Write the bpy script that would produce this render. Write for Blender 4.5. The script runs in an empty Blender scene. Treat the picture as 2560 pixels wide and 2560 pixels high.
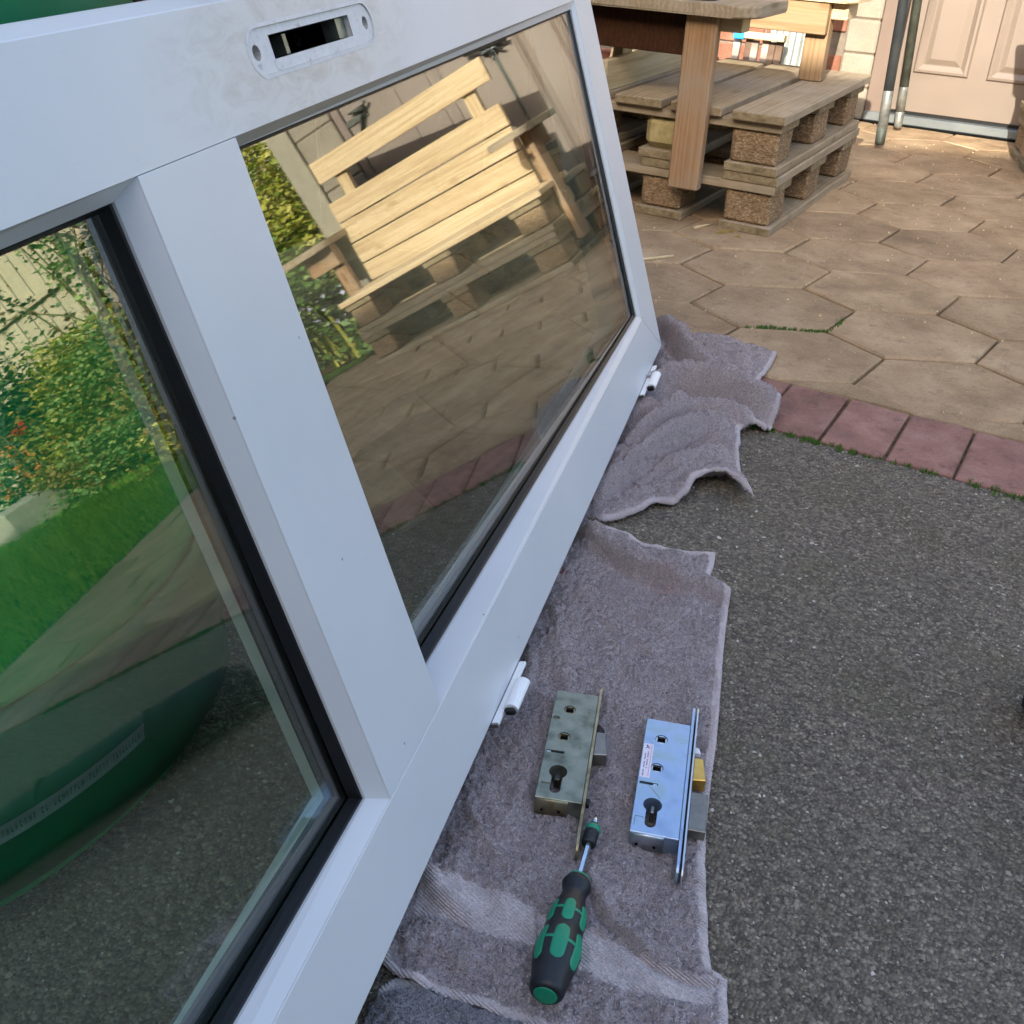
import bpy, bmesh, math, random
import numpy as np
from mathutils import Vector, Matrix
random.seed(7); rng = np.random.default_rng(7)
S = bpy.context.scene
COL = S.collection
R = math.radians
# ------------------------------------------------------------------ frames
# patio frame: a runs along the garage wall (to the right), b runs towards that wall
TH = R(29.5)
EA = Vector((math.cos(TH), -math.sin(TH), 0)); EB = Vector((math.sin(TH), math.cos(TH), 0)); EZ = Vector((0, 0, 1))
def W(a, b, z=0.0): return EA*a + EB*b + EZ*z
def frame(o, x, y, z):
    m = Matrix.Identity(4)
    for i, v in enumerate((x, y, z)):
        for r in range(3): m[r][i] = v[r]
    for r in range(3): m[r][3] = o[r]
    return m
PATIO = frame(Vector((0, 0, 0)), EA, EB, EZ)
def PF(a, b, z=0, ang=0):   # frame at a patio position, turned by ang about z
    c, s = math.cos(ang), math.sin(ang)
    return frame(W(a, b, z), EA*c+EB*s, EB*c-EA*s, EZ)
# ------------------------------------------------------------------ camera
cam = bpy.data.cameras.new('camera'); camo = bpy.data.objects.new('camera', cam); COL.objects.link(camo)
fx = Vector((0.99916, 0.02143, 0.03490)); 
p_, r_ = R(31.55834), R(2.347265)
fw = Vector((0, math.cos(p_), -math.sin(p_))); up0 = Vector((0, math.sin(p_), math.cos(p_))); rt0 = Vector((1, 0, 0))
rt = rt0*math.cos(r_)+up0*math.sin(r_); upv = up0*math.cos(r_)-rt0*math.sin(r_)
camo.matrix_world = frame(Vector((0, 0, .76)), rt, upv, -fw)
cam.sensor_fit = 'HORIZONTAL'; cam.sensor_width = 36; cam.lens = 36*2622.1/2560
cam.shift_x = .0015; cam.shift_y = -.0013
cam.clip_start = .02; cam.clip_end = 500
S.camera = camo
# ------------------------------------------------------------------ sky, sun, exposure
sun_ab = Vector((.137, -.705, .355)).normalized()           # towards the sun
sun_v = EA*sun_ab.x+EB*sun_ab.y+EZ*sun_ab.z
elev = math.asin(sun_v.z); azim = math.atan2(sun_v.x, sun_v.y)
world = bpy.data.worlds.new('World'); S.world = world; world.use_nodes = True
nt = world.node_tree; bg = nt.nodes['Background']
sky = nt.nodes.new('ShaderNodeTexSky'); sky.sky_type = 'NISHITA'; sky.sun_disc = False
sky.sun_elevation = elev; sky.sun_rotation = azim; sky.air_density = 1.0; sky.dust_density = 3.0; sky.ozone_density = .8
nt.links.new(sky.outputs[0], bg.inputs[0]); bg.inputs[1].default_value = 0.15
sl = bpy.data.lights.new('sun', 'SUN'); sl.energy = 2.7; sl.angle = R(.55); sl.color = (1, .93, .80)
so = bpy.data.objects.new('sun', sl); COL.objects.link(so)
so.rotation_euler = (-sun_v).to_track_quat('-Z', 'Y').to_euler()
S.view_settings.view_transform = 'Standard'; S.view_settings.look = 'None'; S.view_settings.gamma = 1
S.view_settings.use_curve_mapping = False
S.view_settings.exposure = 2.05
S.render.engine = 'CYCLES'
S.cycles.max_bounces = 10; S.cycles.transparent_max_bounces = 24; S.cycles.glossy_bounces = 6
S.cycles.caustics_reflective = False
# ------------------------------------------------------------------ materials
def lin(h):
    h = h.lstrip('#'); v = [int(h[i:i+2], 16)/255 for i in (0, 2, 4)]
    return tuple(x/12.92 if x <= .04045 else ((x+.055)/1.055)**2.4 for x in v)+(1,)
class G:
    def __init__(s, name):
        s.m = bpy.data.materials.new(name); s.m.use_nodes = True; s.t = s.m.node_tree
        s.b = s.t.nodes['Principled BSDF']; s.out = s.t.nodes['Material Output']
    def n(s, typ, ins=None, **kw):
        nd = s.t.nodes.new('ShaderNode'+typ)
        for k_, v in kw.items(): setattr(nd, k_, v)
        for k_, v in (ins or {}).items():
            if isinstance(v, bpy.types.NodeSocket): s.t.links.new(v, nd.inputs[k_])
            else: nd.inputs[k_].default_value = v
        return nd
    def l(s, a, b): s.t.links.new(a, b)
    def co(s, kind='Object', scale=(1, 1, 1), rnd=True):
        tc = s.n('TexCoord'); v = tc.outputs[kind]
        if rnd:
            oi = s.n('ObjectInfo'); ml = s.n('Math', {0: oi.outputs['Random'], 1: 37.0}, operation='MULTIPLY')
            ad = s.n('VectorMath', {0: v, 1: ml.outputs[0]}, operation='ADD'); v = ad.outputs[0]
        mp = s.n('Mapping', {'Vector': v, 'Scale': scale}); return mp.outputs[0]
    def noise(s, vec, sc, det=4, rough=.55, dist=0):
        return s.n('TexNoise', {'Vector': vec, 'Scale': sc, 'Detail': det, 'Roughness': rough, 'Distortion': dist}).outputs['Fac']
    def ramp(s, fac, stops):
        r = s.n('ValToRGB', {'Fac': fac}); e = r.color_ramp.elements
        while len(e) > 1: e.remove(e[0])
        e[0].position, e[0].color = stops[0]
        for p, c in stops[1:]:
            k_ = e.new(p); k_.color = c
        return r.outputs['Color']
    def mix(s, f, a, b, mode='MIX'):
        m = s.n('MixRGB', blend_type=mode)
        for i, v in enumerate((f, a, b)):
            if isinstance(v, bpy.types.NodeSocket): s.l(v, m.inputs[i])
            else: m.inputs[i].default_value = v
        return m.outputs[0]
    def math(s, op, a, b=0.0):
        return s.n('Math', {0: a, 1: b}, operation=op).outputs[0]
    def bump(s, h, st, dist, prev=None):
        b = s.n('Bump', {'Height': h, 'Strength': st, 'Distance': dist})
        if prev is not None: s.l(prev, b.inputs['Normal'])
        return b.outputs['Normal']
    def done(s, col, rough=.6, normal=None, metal=0.0, spec=.5, **kw):
        for key, v in (('Base Color', col), ('Roughness', rough), ('Metallic', metal), ('Specular IOR Level', spec)):
            if isinstance(v, bpy.types.NodeSocket): s.l(v, s.b.inputs[key])
            else: s.b.inputs[key].default_value = v
        if normal is not None: s.l(normal, s.b.inputs['Normal'])
        for k_, v in kw.items(): s.b.inputs[k_].default_value = v
        return s.m
def simple(name, hexes, sc=30, rough=.5, metal=0, bst=.2, bsc=None, bd=.001, spec=.5, stretch=(1, 1, 1)):
    g = G(name); v = g.co(scale=stretch); f = g.noise(v, sc, 5)
    n_ = len(hexes); st = [(.28+.44*i/max(1, n_-1), lin(h)) for i, h in enumerate(hexes)]
    nrm = g.bump(g.noise(v, bsc or sc*3, 4), bst, bd) if bst else None
    return g.done(g.ramp(f, st), rough, nrm, metal, spec)
def wood(name, dark, mid, light, grey=None, greyf=.5, rough=.75, knots=True, green=None, gscale=1.0):
    g = G(name); v = g.co(scale=(1.0, 22*gscale, 22*gscale)); v2 = g.co(scale=(4, 190, 190)); v3 = g.co(scale=(1, 1, 1))
    wv = g.n('TexWave', {'Vector': v, 'Scale': 1.1, 'Distortion': 9, 'Detail': 3, 'Detail Scale': 1.4}, wave_type='BANDS', bands_direction='Y').outputs['Fac']
    n1 = g.noise(v, 1.6, 6, .6, 1.2); n2 = g.noise(v2, 1.0, 4, .7)
    f = g.math('ADD', g.math('MULTIPLY', wv, .22), g.math('MULTIPLY', n1, .78))
    c = g.ramp(f, [(.2, lin(dark)), (.5, lin(mid)), (.82, lin(light))])
    c = g.mix(.3, c, g.ramp(n2, [(.3, lin(dark)), (.62, (1, 1, 1, 1))]), 'MULTIPLY')
    if grey: c = g.mix(g.math('MULTIPLY', g.ramp(g.noise(v3, 9, 4), [(.35, (0, 0, 0, 1)), (.65, (1, 1, 1, 1))]), greyf), c, lin(grey))
    if green: c = g.mix(g.ramp(g.noise(v3, 22, 5), [(.48, (0, 0, 0, 1)), (.72, (.55, .55, .55, 1))]), c, lin(green))
    if knots:
        vk = g.co(scale=(5, 11, 11)); d = g.n('TexVoronoi', {'Vector': vk, 'Scale': 1.0}).outputs['Distance']
        c = g.mix(g.ramp(d, [(.07, (.85, .85, .85, 1)), (.17, (0, 0, 0, 1))]), c, lin(dark), 'MIX')
    nrm = g.bump(g.math('ADD', n2, g.math('MULTIPLY', wv, .12)), .14, .0005)
    return g.done(c, rough, nrm, spec=.25)
M = {}
M['door'] = None
g = G('white_powder_coat'); v = g.co(rnd=False); v2 = g.co(rnd=False, scale=(5, 40, 40))
c = g.ramp(g.noise(v, 3.5, 5), [(.3, lin('#c6c9cc')), (.7, lin('#cfd1d3'))])
sp = g.n('TexVoronoi', {'Vector': v, 'Scale': 26.0}, feature='DISTANCE_TO_EDGE').outputs[0]
vd = g.n('TexVoronoi', {'Vector': v, 'Scale': 21.0}).outputs['Distance']
c = g.mix(g.ramp(vd, [(.018, (.8, .8, .8, 1)), (.034, (0, 0, 0, 1))]), c, lin('#6a6a70'))
c = g.mix(g.ramp(g.noise(v2, 3, 6, .7), [(.62, (0, 0, 0, 1)), (.8, (.35, .35, .35, 1))]), c, lin('#a9a7a2'))
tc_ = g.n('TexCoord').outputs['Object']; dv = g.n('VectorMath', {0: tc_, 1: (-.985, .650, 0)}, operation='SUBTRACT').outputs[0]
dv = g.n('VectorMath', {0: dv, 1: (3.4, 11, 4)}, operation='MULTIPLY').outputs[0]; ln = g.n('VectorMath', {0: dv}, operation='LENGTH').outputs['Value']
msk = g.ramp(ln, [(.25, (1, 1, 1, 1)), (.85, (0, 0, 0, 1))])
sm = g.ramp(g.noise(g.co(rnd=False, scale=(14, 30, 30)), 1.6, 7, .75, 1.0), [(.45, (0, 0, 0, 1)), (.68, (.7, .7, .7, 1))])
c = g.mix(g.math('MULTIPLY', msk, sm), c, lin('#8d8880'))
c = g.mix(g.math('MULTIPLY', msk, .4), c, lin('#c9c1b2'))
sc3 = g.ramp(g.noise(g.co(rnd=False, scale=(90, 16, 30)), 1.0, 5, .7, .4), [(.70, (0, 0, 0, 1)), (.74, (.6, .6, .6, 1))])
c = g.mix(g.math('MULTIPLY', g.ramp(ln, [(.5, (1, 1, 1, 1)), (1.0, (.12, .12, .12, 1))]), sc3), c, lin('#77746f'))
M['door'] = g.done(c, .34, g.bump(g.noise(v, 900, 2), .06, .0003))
g = G('dirty_white'); v = g.co(rnd=False)
c = g.ramp(g.noise(v, 90, 6, .75), [(.30, lin('#9c9898')), (.42, lin('#cfccca')), (.7, lin('#dad8d6'))])
M['door_dirty'] = g.done(c, .6, g.bump(g.noise(v, 400, 4), .4, .0006))
M['white_plastic'] = simple('white_plastic', ['#dcdfe0', '#e8eaea'], 20, .3, bst=.0)
M['rubber'] = simple('black_rubber', ['#08090b', '#101114'], 60, .45, bst=.15, spec=.4)
M['spacer'] = simple('spacer_bar', ['#101113', '#1b1d20'], 200, .45, .5, bst=.3, bsc=900)
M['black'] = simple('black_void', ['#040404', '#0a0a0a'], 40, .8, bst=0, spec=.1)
# glass: each face of the pane mirrors by Schlick's law and lets the rest through, slightly green
def glassmat(name, f0, k5, tint):
    g = G(name); ge = g.n('NewGeometry')
    dt = g.n('VectorMath', {0: ge.outputs['Normal'], 1: ge.outputs['Incoming']}, operation='DOT_PRODUCT').outputs['Value']
    q5 = g.math('POWER', g.math('SUBTRACT', 1.0, g.math('ABSOLUTE', dt)), 5.0)
    F_ = g.math('ADD', g.math('MULTIPLY', q5, k5), f0)
    tr = g.n('BsdfTransparent', {'Color': tint}); gl = g.n('BsdfGlossy', {'Color': (1, 1, 1, 1), 'Roughness': 0.0})
    mx = g.n('MixShader', {0: F_, 1: tr.outputs[0], 2: gl.outputs[0]}); g.l(mx.outputs[0], g.out.inputs[0]); return g.m
M['glass'] = glassmat('coated_glass', .165, .83, (.80, .85, .82, 1)); M['glass_rear'] = glassmat('rear_glass', .015, .4, (.86, .90, .88, 1))
M['glass_clear'] = glassmat('clear_coated_glass', .12, .83, (.885, .975, .92, 1)); M['glass_clear_rear'] = glassmat('clear_rear_glass', .012, .4, (.97, .99, .98, 1))
M['zinc'] = simple('sky_tinted_zinc', ['#93a9c6', '#a6bcd8', '#9fb6bb'], 40, .36, .8, bst=.12, bsc=400, bd=.0004)  # blue of the reflected sky mixed into the zinc colour
M['zinc_bright'] = simple('bright_zinc', ['#b9bec4', '#d2d6da'], 60, .28, .9, bst=.1, bsc=500, bd=.0004)
M['zinc_old'] = simple('worn_zinc', ['#5d6357', '#878d80', '#9a9c8e'], 55, .42, .75, bst=.25, bsc=300, bd=.0005)
M['zinc_old2'] = simple('worn_yellow_zinc', ['#6d6247', '#9b9070', '#b0a88c'], 70, .38, .8, bst=.25, bsc=300, bd=.0005)
M['brass'] = simple('brass', ['#c79a4a', '#e0b866'], 50, .3, .85, bst=.08)
M['steel'] = simple('grey_steel', ['#77746e', '#928e87'], 60, .35, .85, bst=.1)
M['dark_steel'] = simple('dark_steel', ['#3b3834', '#5a554e'], 60, .4, .7, bst=.2)
M['chrome'] = simple('satin_chrome', ['#b4bcc6', '#ccd2da'], 80, .2, .95, bst=.05)
M['grip_black'] = simple('black_grip', ['#0d0f14', '#15181f'], 80, .48, bst=.25, bsc=1500, bd=.0002)
M['grip_green'] = simple('green_grip', ['#0a7d5c', '#0e8a66'], 60, .5, bst=.2, bsc=1500, bd=.0002)
M['paper'] = simple('paper_label', ['#d8cfdd', '#e2dce6'], 90, .6, bst=0)
M['ink'] = simple('label_ink', ['#4a4560', '#5d5872'], 90, .6, bst=0)
M['ink_pink'] = simple('label_pink_ink', ['#c08aa6', '#cf9db6'], 90, .6, bst=0)
# towels
def towel_mat(name, base, lite, dirty=None):
    g = G(name); v = g.co('Object', rnd=False)
    lp = g.n('TexNoise', {'Vector': v, 'Scale': 300.0, 'Detail': 3.0, 'Roughness': .7, 'Distortion': 2.6}).outputs['Fac']
    wide = g.noise(v, 22, 5, .6)
    at = g.n('Attribute', attribute_name='hem').outputs['Fac']; bd = g.n('Attribute', attribute_name='band').outputs['Fac']
    c = g.ramp(lp, [(.36, lin(base[0])), (.50, lin(base[1])), (.62, lin(base[2]))])
    c = g.mix(.5, c, g.ramp(wide, [(.3, (.72, .70, .70, 1)), (.7, (1, 1, 1, 1))]), 'MULTIPLY')
    c = g.mix(g.math('MULTIPLY', g.math('MAXIMUM', at, g.math('MULTIPLY', bd, .35)), .5), c, lin(lite))
    st = g.n('Attribute', attribute_name='stain').outputs['Fac']; c = g.mix(st, c, lin('#b0685a'))
    rib = g.n('TexWave', {'Vector': v, 'Scale': 150.0, 'Distortion': .8}, wave_type='BANDS', bands_direction='DIAGONAL').outputs['Fac']
    h = g.math('ADD', g.math('MULTIPLY', lp, g.math('SUBTRACT', 1.0, g.math('MAXIMUM', at, bd))), g.math('MULTIPLY', rib, g.math('MULTIPLY', g.math('MAXIMUM', at, bd), .35)))
    nrm = g.bump(h, 1.0, .0045)
    m = g.done(c, .95, nrm, spec=.1); g.b.inputs['Sheen Weight'].default_value = .25; g.b.inputs['Sheen Roughness'].default_value = .5
    return m
M['towel'] = towel_mat('mauve_towel', ('#8c7f80', '#c0b1b1', '#ddd0cf'), '#d2c5c5')
M['towel2'] = towel_mat('mauve_towel_far', ('#85787a', '#b8a9aa', '#d5c8c8'), '#cec1c2')
M['towel3'] = towel_mat('grey_towel', ('#77747a', '#99969b', '#b5b2b6'), '#b9b4b2')
def pilemat(name, a, b, c_):
    g = G(name); isl = g.n('NewGeometry').outputs['Random Per Island']; v = g.co(rnd=False)
    c = g.ramp(isl, [(0, lin(a)), (.5, lin(b)), (1, lin(c_))]); c = g.mix(.5, c, g.ramp(g.noise(v, 22, 5, .6), [(.3, (.72, .70, .70, 1)), (.7, (1, 1, 1, 1))]), 'MULTIPLY')
    cl = g.n('TexNoise', {'Vector': v, 'Scale': 230.0, 'Detail': 2.0, 'Roughness': .6, 'Distortion': 2.8}).outputs['Fac']
    c = g.mix(.85, c, g.ramp(cl, [(.36, (.52, .50, .51, 1)), (.52, (1, 1, 1, 1))]), 'MULTIPLY')
    c = g.mix(g.n('Attribute', attribute_name='stain').outputs['Fac'], c, lin('#b0685a')); return g.done(c, .95, spec=.1)
M['pile'] = pilemat('mauve_pile', '#988a8b', '#c2b3b3', '#ddd0cf'); M['pile3'] = pilemat('grey_pile', '#7d7b80', '#9a989d', '#b4b2b6')
# ground
g = G('asphalt'); v = g.co(rnd=False)
vo = g.n('TexVoronoi', {'Vector': v, 'Scale': 260.0, 'Randomness': 1.0}); vo2 = g.n('TexVoronoi', {'Vector': v, 'Scale': 420.0})
c = g.ramp(g.n('SeparateColor', {0: vo.outputs['Color']}).outputs[0], [(.1, lin('#655d54')), (.5, lin('#7d7468')), (.85, lin('#918676')), (.97, lin('#aa9f8c'))])
c = g.mix(.75, c, g.ramp(vo.outputs['Distance'], [(.0, (1, 1, 1, 1)), (.75, (.55, .54, .53, 1))]), 'MULTIPLY')
c = g.mix(g.ramp(g.noise(v, 7, 6, .65), [(.5, (0, 0, 0, 1)), (.72, (.5, .5, .5, 1))]), c, lin('#5d5a42'))
c = g.mix(.6, c, g.ramp(g.noise(v, 2.2, 4), [(.3, (.72, .71, .7, 1)), (.7, (1, 1, 1, 1))]), 'MULTIPLY')
M['asphalt'] = g.done(c, .85, g.bump(g.math('SUBTRACT', 1.0, vo.outputs['Distance']), .9, .004, g.bump(vo2.outputs['Distance'], .5, .002)), spec=.3)
g = G('aggregate'); isl = g.n('NewGeometry').outputs['Random Per Island']; v = g.co(rnd=False)
c = g.ramp(isl, [(.0, lin('#685f55')), (.3, lin('#766d61')), (.62, lin('#83796c')), (.86, lin('#928776')), (.970, lin('#aaa193')), (.992, lin('#cbc5b9'))])
c = g.mix(g.ramp(g.noise(v, 7, 6, .65), [(.5, (0, 0, 0, 1)), (.72, (.45, .45, .45, 1))]), c, lin('#66624a'))
c = g.mix(.6, c, g.ramp(g.noise(v, 2.2, 4), [(.3, (.72, .71, .7, 1)), (.7, (1, 1, 1, 1))]), 'MULTIPLY')
M['aggregate'] = g.done(c, .7, g.bump(g.noise(v, 900, 2), .3, .0006), spec=.35)
def stone(name, cols, speck, rough=.85, sc=9, dark='#5a5148'):
    g = G(name); v = g.co(rnd=True); vw = g.co(rnd=False)
    c = g.ramp(g.noise(v, sc, 6, .62), [(.28, lin(cols[0])), (.5, lin(cols[1])), (.72, lin(cols[2]))])
    oi = g.n('ObjectInfo').outputs['Random']; c = g.mix(.35, c, g.ramp(g.noise(vw, 3.2, 5, .65), [(.32, (.6, .58, .55, 1)), (.6, (1, 1, 1, 1))]), 'MULTIPLY'); c = g.mix(.6, c, g.ramp(oi, [(0, (.68, .67, .66, 1)), (.5, (.9, .89, .88, 1)), (1, (1, .98, .96, 1))]), 'MULTIPLY')
    c = g.mix(g.ramp(g.noise(v, 34, 6, .75), [(.54, (0, 0, 0, 1)), (.74, (.6, .6, .6, 1))]), c, lin(dark))
    c = g.mix(.35, c, g.ramp(g.noise(v, 180, 4, .7), [(.35, (.55, .54, .52, 1)), (.6, (1, 1, 1, 1))]), 'MULTIPLY')
    c = g.mix(g.ramp(g.noise(v, 330, 2, .6), [(.66, (0, 0, 0, 1)), (.76, (.55, .55, .55, 1))]), c, lin(speck))
    nrm = g.bump(g.noise(v, 240, 5, .7), .8, .0022, g.bump(g.noise(v, 14, 4), .5, .010))
    return g.done(c, rough, nrm, spec=.2)
M['paver'] = stone('brown_paver', ['#917a60', '#ab9274', '#bfa787'], '#d4c3a4')
M['kerb'] = stone('red_paver', ['#80625a', '#997268', '#ad897e'], '#c4a89c', dark='#4a3434', sc=12)
M['joint'] = simple('joint_sand', ['#3a3228', '#554a3b', '#6e6250'], 60, .95, bst=.6, bsc=200, bd=.003, spec=.1)
M['soil'] = simple('soil', ['#3b2f22', '#54442f', '#6a5a40'], 12, .95, bst=.6, bsc=60, bd=.01, spec=.1)
M['moss'] = simple('moss', ['#2f4a1c', '#4a7030', '#5d7d3c'], 120, .9, bst=.6, bsc=500, spec=.1)
M['lawn_base'] = simple('lawn_soil', ['#2c3d16', '#3c531d', '#4c6626'], 14, .95, bst=.5, spec=.1)
def leafmat(name, cols, rough=.5, trans=.25):
    g = G(name); isl = g.n('NewGeometry').outputs['Random Per Island']; v = g.co(rnd=False)
    c = g.ramp(isl, [(i/(len(cols)-1)*.94, lin(h)) for i, h in enumerate(cols)])
    c = g.mix(.35, c, g.ramp(g.noise(v, 5, 3), [(.3, (.55, .55, .5, 1)), (.7, (1, 1, 1, 1))]), 'MULTIPLY')
    g.done(c, rough, spec=.35); tl = g.n('BsdfTranslucent', {'Color': c})
    mx = g.n('MixShader', {0: trans, 1: g.b.outputs[0], 2: tl.outputs[0]}); g.l(mx.outputs[0], g.out.inputs[0]); return g.m
M['grass'] = leafmat('grass_blades', ['#5a8f22', '#74a62e', '#8fba40', '#a9c458'], .5, .3)
M['leaf_mid'] = leafmat('leaf_mid', ['#4a6c34', '#668a48', '#83a458', '#a5b86e'])
M['leaf_dark'] = leafmat('leaf_dark', ['#12251c', '#1d3a2a', '#2b4c38', '#50685a'])
M['leaf_yellow'] = leafmat('leaf_yellow', ['#5f7a22', '#8b9a34', '#b0b04a', '#cfc76a'])
M['leaf_rose'] = leafmat('leaf_rose', ['#34502f', '#4c6b3f', '#6b6a40', '#7d4f34'])
M['leaf_brown'] = leafmat('leaf_brown', ['#6d5a2c', '#8f7b38', '#a5944c', '#828f42'])
M['flower_orange'] = leafmat('flower_orange', ['#c46a22', '#dc8a36', '#e0a055'])
M['flower_red'] = leafmat('flower_red', ['#b02318', '#d43a28'])
M['flower_pale'] = leafmat('flower_pale', ['#b7b6e0', '#d9d8ee'])
M['stem'] = simple('stem', ['#3c3a1c', '#6b6a30', '#4a3a24'], 40, .7, bst=.3)
M['twig'] = simple('dry_twig', ['#b9a47c', '#d6c39c'], 60, .8, bst=.2)
# timber
M['w_old'] = wood('weathered_board', '#7a6b55', '#9d8b72', '#b3a38b', '#9c917f', .55, .85, green='#7a7154')
M['w_old_end'] = simple('weathered_end_grain', ['#665a45', '#86775c', '#988a70'], 34, .9, bst=.3, stretch=(1, 1.6, 2.5), spec=.15)
g = G('pressed_chip_block'); v = g.co(); d = g.n('TexVoronoi', {'Vector': g.co(scale=(1, 1, 2.6)), 'Scale': 170.0, 'Randomness': 1.0})
c = g.ramp(g.n('SeparateColor', {0: d.outputs['Color']}).outputs[0], [(.05, lin('#75604a')), (.45, lin('#8d755a')), (.8, lin('#9f886b')), (1, lin('#b5a083'))])
c = g.mix(.6, c, g.ramp(g.noise(v, 14, 4), [(.3, (.6, .58, .55, 1)), (.7, (1, 1, 1, 1))]), 'MULTIPLY')
M['chip'] = g.done(c, .95, g.bump(d.outputs['Distance'], .55, .003), spec=.1)
M['w_leg'] = wood('orange_leg', '#7d5a3a', '#a07c58', '#b0906e', '#998a76', .7, .7)
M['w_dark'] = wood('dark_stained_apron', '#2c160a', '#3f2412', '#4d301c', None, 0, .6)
M['w_new'] = wood('fresh_pine', '#ad9470', '#c9b28c', '#d6c4a2', None, 0, .65)
M['w_apron2'] = wood('orange_pine', '#7f6546', '#977c5c', '#a3896c', None, 0, .65)
M['w_pale'] = wood('pale_grey_pine', '#9a8a6c', '#b7a888', '#c6b99c', None, 0, .8)
M['w_grey'] = wood('silver_grey_board', '#77705f', '#8f8774', '#a59d8a', None, 0, .9, knots=False)
M['w_fence'] = wood('grey_fence_board', '#9a9078', '#b8ae94', '#c8c0aa', None, 0, .9, knots=False)
M['w_picket'] = simple('worn_picket', ['#6e5f55', '#938a80', '#b4b0aa'], 9, .7, bst=.2, stretch=(1, 1, .25))
M['w_brown'] = simple('brown_picket', ['#3c2a20', '#5a4434', '#7a6a58'], 9, .7, bst=.2, stretch=(1, 1, .25))
M['w_block'] = simple('sawn_block', ['#8f8055', '#a8986a', '#b5a578'], 40, .85, bst=.3)
M['blue'] = simple('blue_tape', ['#1a8fe0', '#2aa6f2'], 30, .4, bst=.05)
M['galv'] = simple('galvanised_sheet', ['#7d827f', '#969b96', '#a6aaa2'], 8, .5, .35, bst=.1)
M['pole'] = simple('grey_pole', ['#3c4043', '#4c5154', '#5b6062'], 16, .32, .55, bst=.1)
M['pole_d'] = simple('dark_grey_pole', ['#33362f', '#44483f', '#555a50'], 30, .6, .2, bst=.4)
M['pole_end'] = simple('worn_pole_end', ['#5a5b58', '#7a7a74', '#8c8b83'], 40, .45, .4, bst=.3)
M['taupe'] = simple('taupe_door', ['#71655a', '#786b60', '#7e7166'], 3, .42, bst=.12, bsc=300, bd=.0006)
M['taupe_dk'] = simple('taupe_frame', ['#6a5a50', '#75655a'], 6, .5, bst=.1)
M['sill'] = simple('sill_steel', ['#6f7678', '#868c8c'], 10, .4, .5, bst=.15)
M['ashlar'] = stone('ashlar_block', ['#8c8476', '#968e80', '#9e9688'], '#d8cdb4', sc=5, dark='#a39678')
M['brick'] = stone('wall_brick', ['#7d5344', '#91624f', '#a0725e'], '#b08e7c', sc=14, dark='#5a3a2c')
M['mortar'] = simple('mortar', ['#6f655a', '#85796c'], 40, .95, bst=.5, spec=.1)
M['render'] = simple('grey_render', ['#a09a8c', '#aca698'], 20, .9, bst=.4, bsc=200)
M['grey_post'] = simple('grey_corner', ['#8a8472', '#989280'], 20, .8, bst=.3)
M['binplastic'] = simple('light_boosted_green_plastic', ['#12b674', '#14c07c', '#18c984'], 7, .5, bst=.12, bsc=600, bd=.0005, spec=.2)  # bin green lightened, made translucent to offset the dim light behind the door
g_ = M['binplastic'].node_tree; tl_ = g_.nodes.new('ShaderNodeBsdfTranslucent'); tl_.inputs[0].default_value = (.02, .62, .30, 1); mx_ = g_.nodes.new('ShaderNodeMixShader'); mx_.inputs[0].default_value = .4
g_.links.new(g_.nodes['Principled BSDF'].outputs[0], mx_.inputs[1]); g_.links.new(tl_.outputs[0], mx_.inputs[2]); g_.links.new(mx_.outputs[0], g_.nodes['Material Output'].inputs[0])
M['binlid'] = simple('sky_side_green_plastic', ['#06613c', '#076a43', '#08724a'], 7, .45, bst=.12, bsc=600, bd=.0005, spec=.25)  # same bin kept darker at the top, where more sky light falls
M['bindark'] = simple('dark_green_plastic', ['#05633f', '#066c46'], 7, .4, bst=.1)
M['stickerlite'] = simple('bin_sticker', ['#7d8c86', '#8f9d97'], 60, .5, bst=0)
M['w_shadefence'] = wood('shade_fence_wood', '#1d130c', '#2c1e14', '#3a291c', None, 0, .8, knots=False)
M['bag'] = simple('black_bag_cloth', ['#08090b', '#101216'], 60, .8, bst=.4, bsc=300)
M['tile'] = simple('roof_tile', ['#5a3a2c', '#6e4a38'], 10, .8, bst=.4)
M['concrete'] = simple('concrete', ['#8f8b7c', '#a5a190', '#b2ae9c'], 14, .9, bst=.5, bsc=120)
M['boot'] = simple('black_boot', ['#07080b', '#0d0e12'], 30, .5, bst=.2)
M['cup'] = simple('dark_pot', ['#1d242c', '#2c353e'], 20, .35, bst=.05)
M['win'] = simple('dark_window', ['#20262a', '#2a3136'], 5, .1, bst=0)
# ------------------------------------------------------------------ mesh helpers
def mesh(name, verts, faces, smooth=False):
    me = bpy.data.meshes.new(name); me.from_pydata([tuple(v) for v in verts], [], faces); me.update()
    if smooth: me.polygons.foreach_set('use_smooth', [True]*len(me.polygons))
    return me
def obj(name, me, mat, parent=None, mtx=None, label=None, cat=None, group=None, kind=None):
    if mat is not None and not me.materials: me.materials.append(mat)
    o = bpy.data.objects.new(name, me); COL.objects.link(o)
    if parent is not None: o.parent = parent
    if mtx is not None: o.matrix_basis = mtx
    tag(o, label, cat, group, kind); return o
def tag(o, label=None, cat=None, group=None, kind=None):
    for k_, v in (('label', label), ('category', cat), ('group', group), ('kind', kind)):
        if v: o[k_] = v
    return o
def thing(name, mtx, label, cat, group=None, kind=None):
    e = bpy.data.objects.new(name, None); e.empty_display_size = .05; COL.objects.link(e); e.matrix_basis = mtx
    return tag(e, label, cat, group, kind)
def bm2me(bm, name, smooth=False):
    bmesh.ops.recalc_face_normals(bm, faces=bm.faces[:])
    me = bpy.data.meshes.new(name); bm.to_mesh(me); bm.free()
    if smooth: me.polygons.foreach_set('use_smooth', [True]*len(me.polygons))
    return me
_cache = {}
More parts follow.
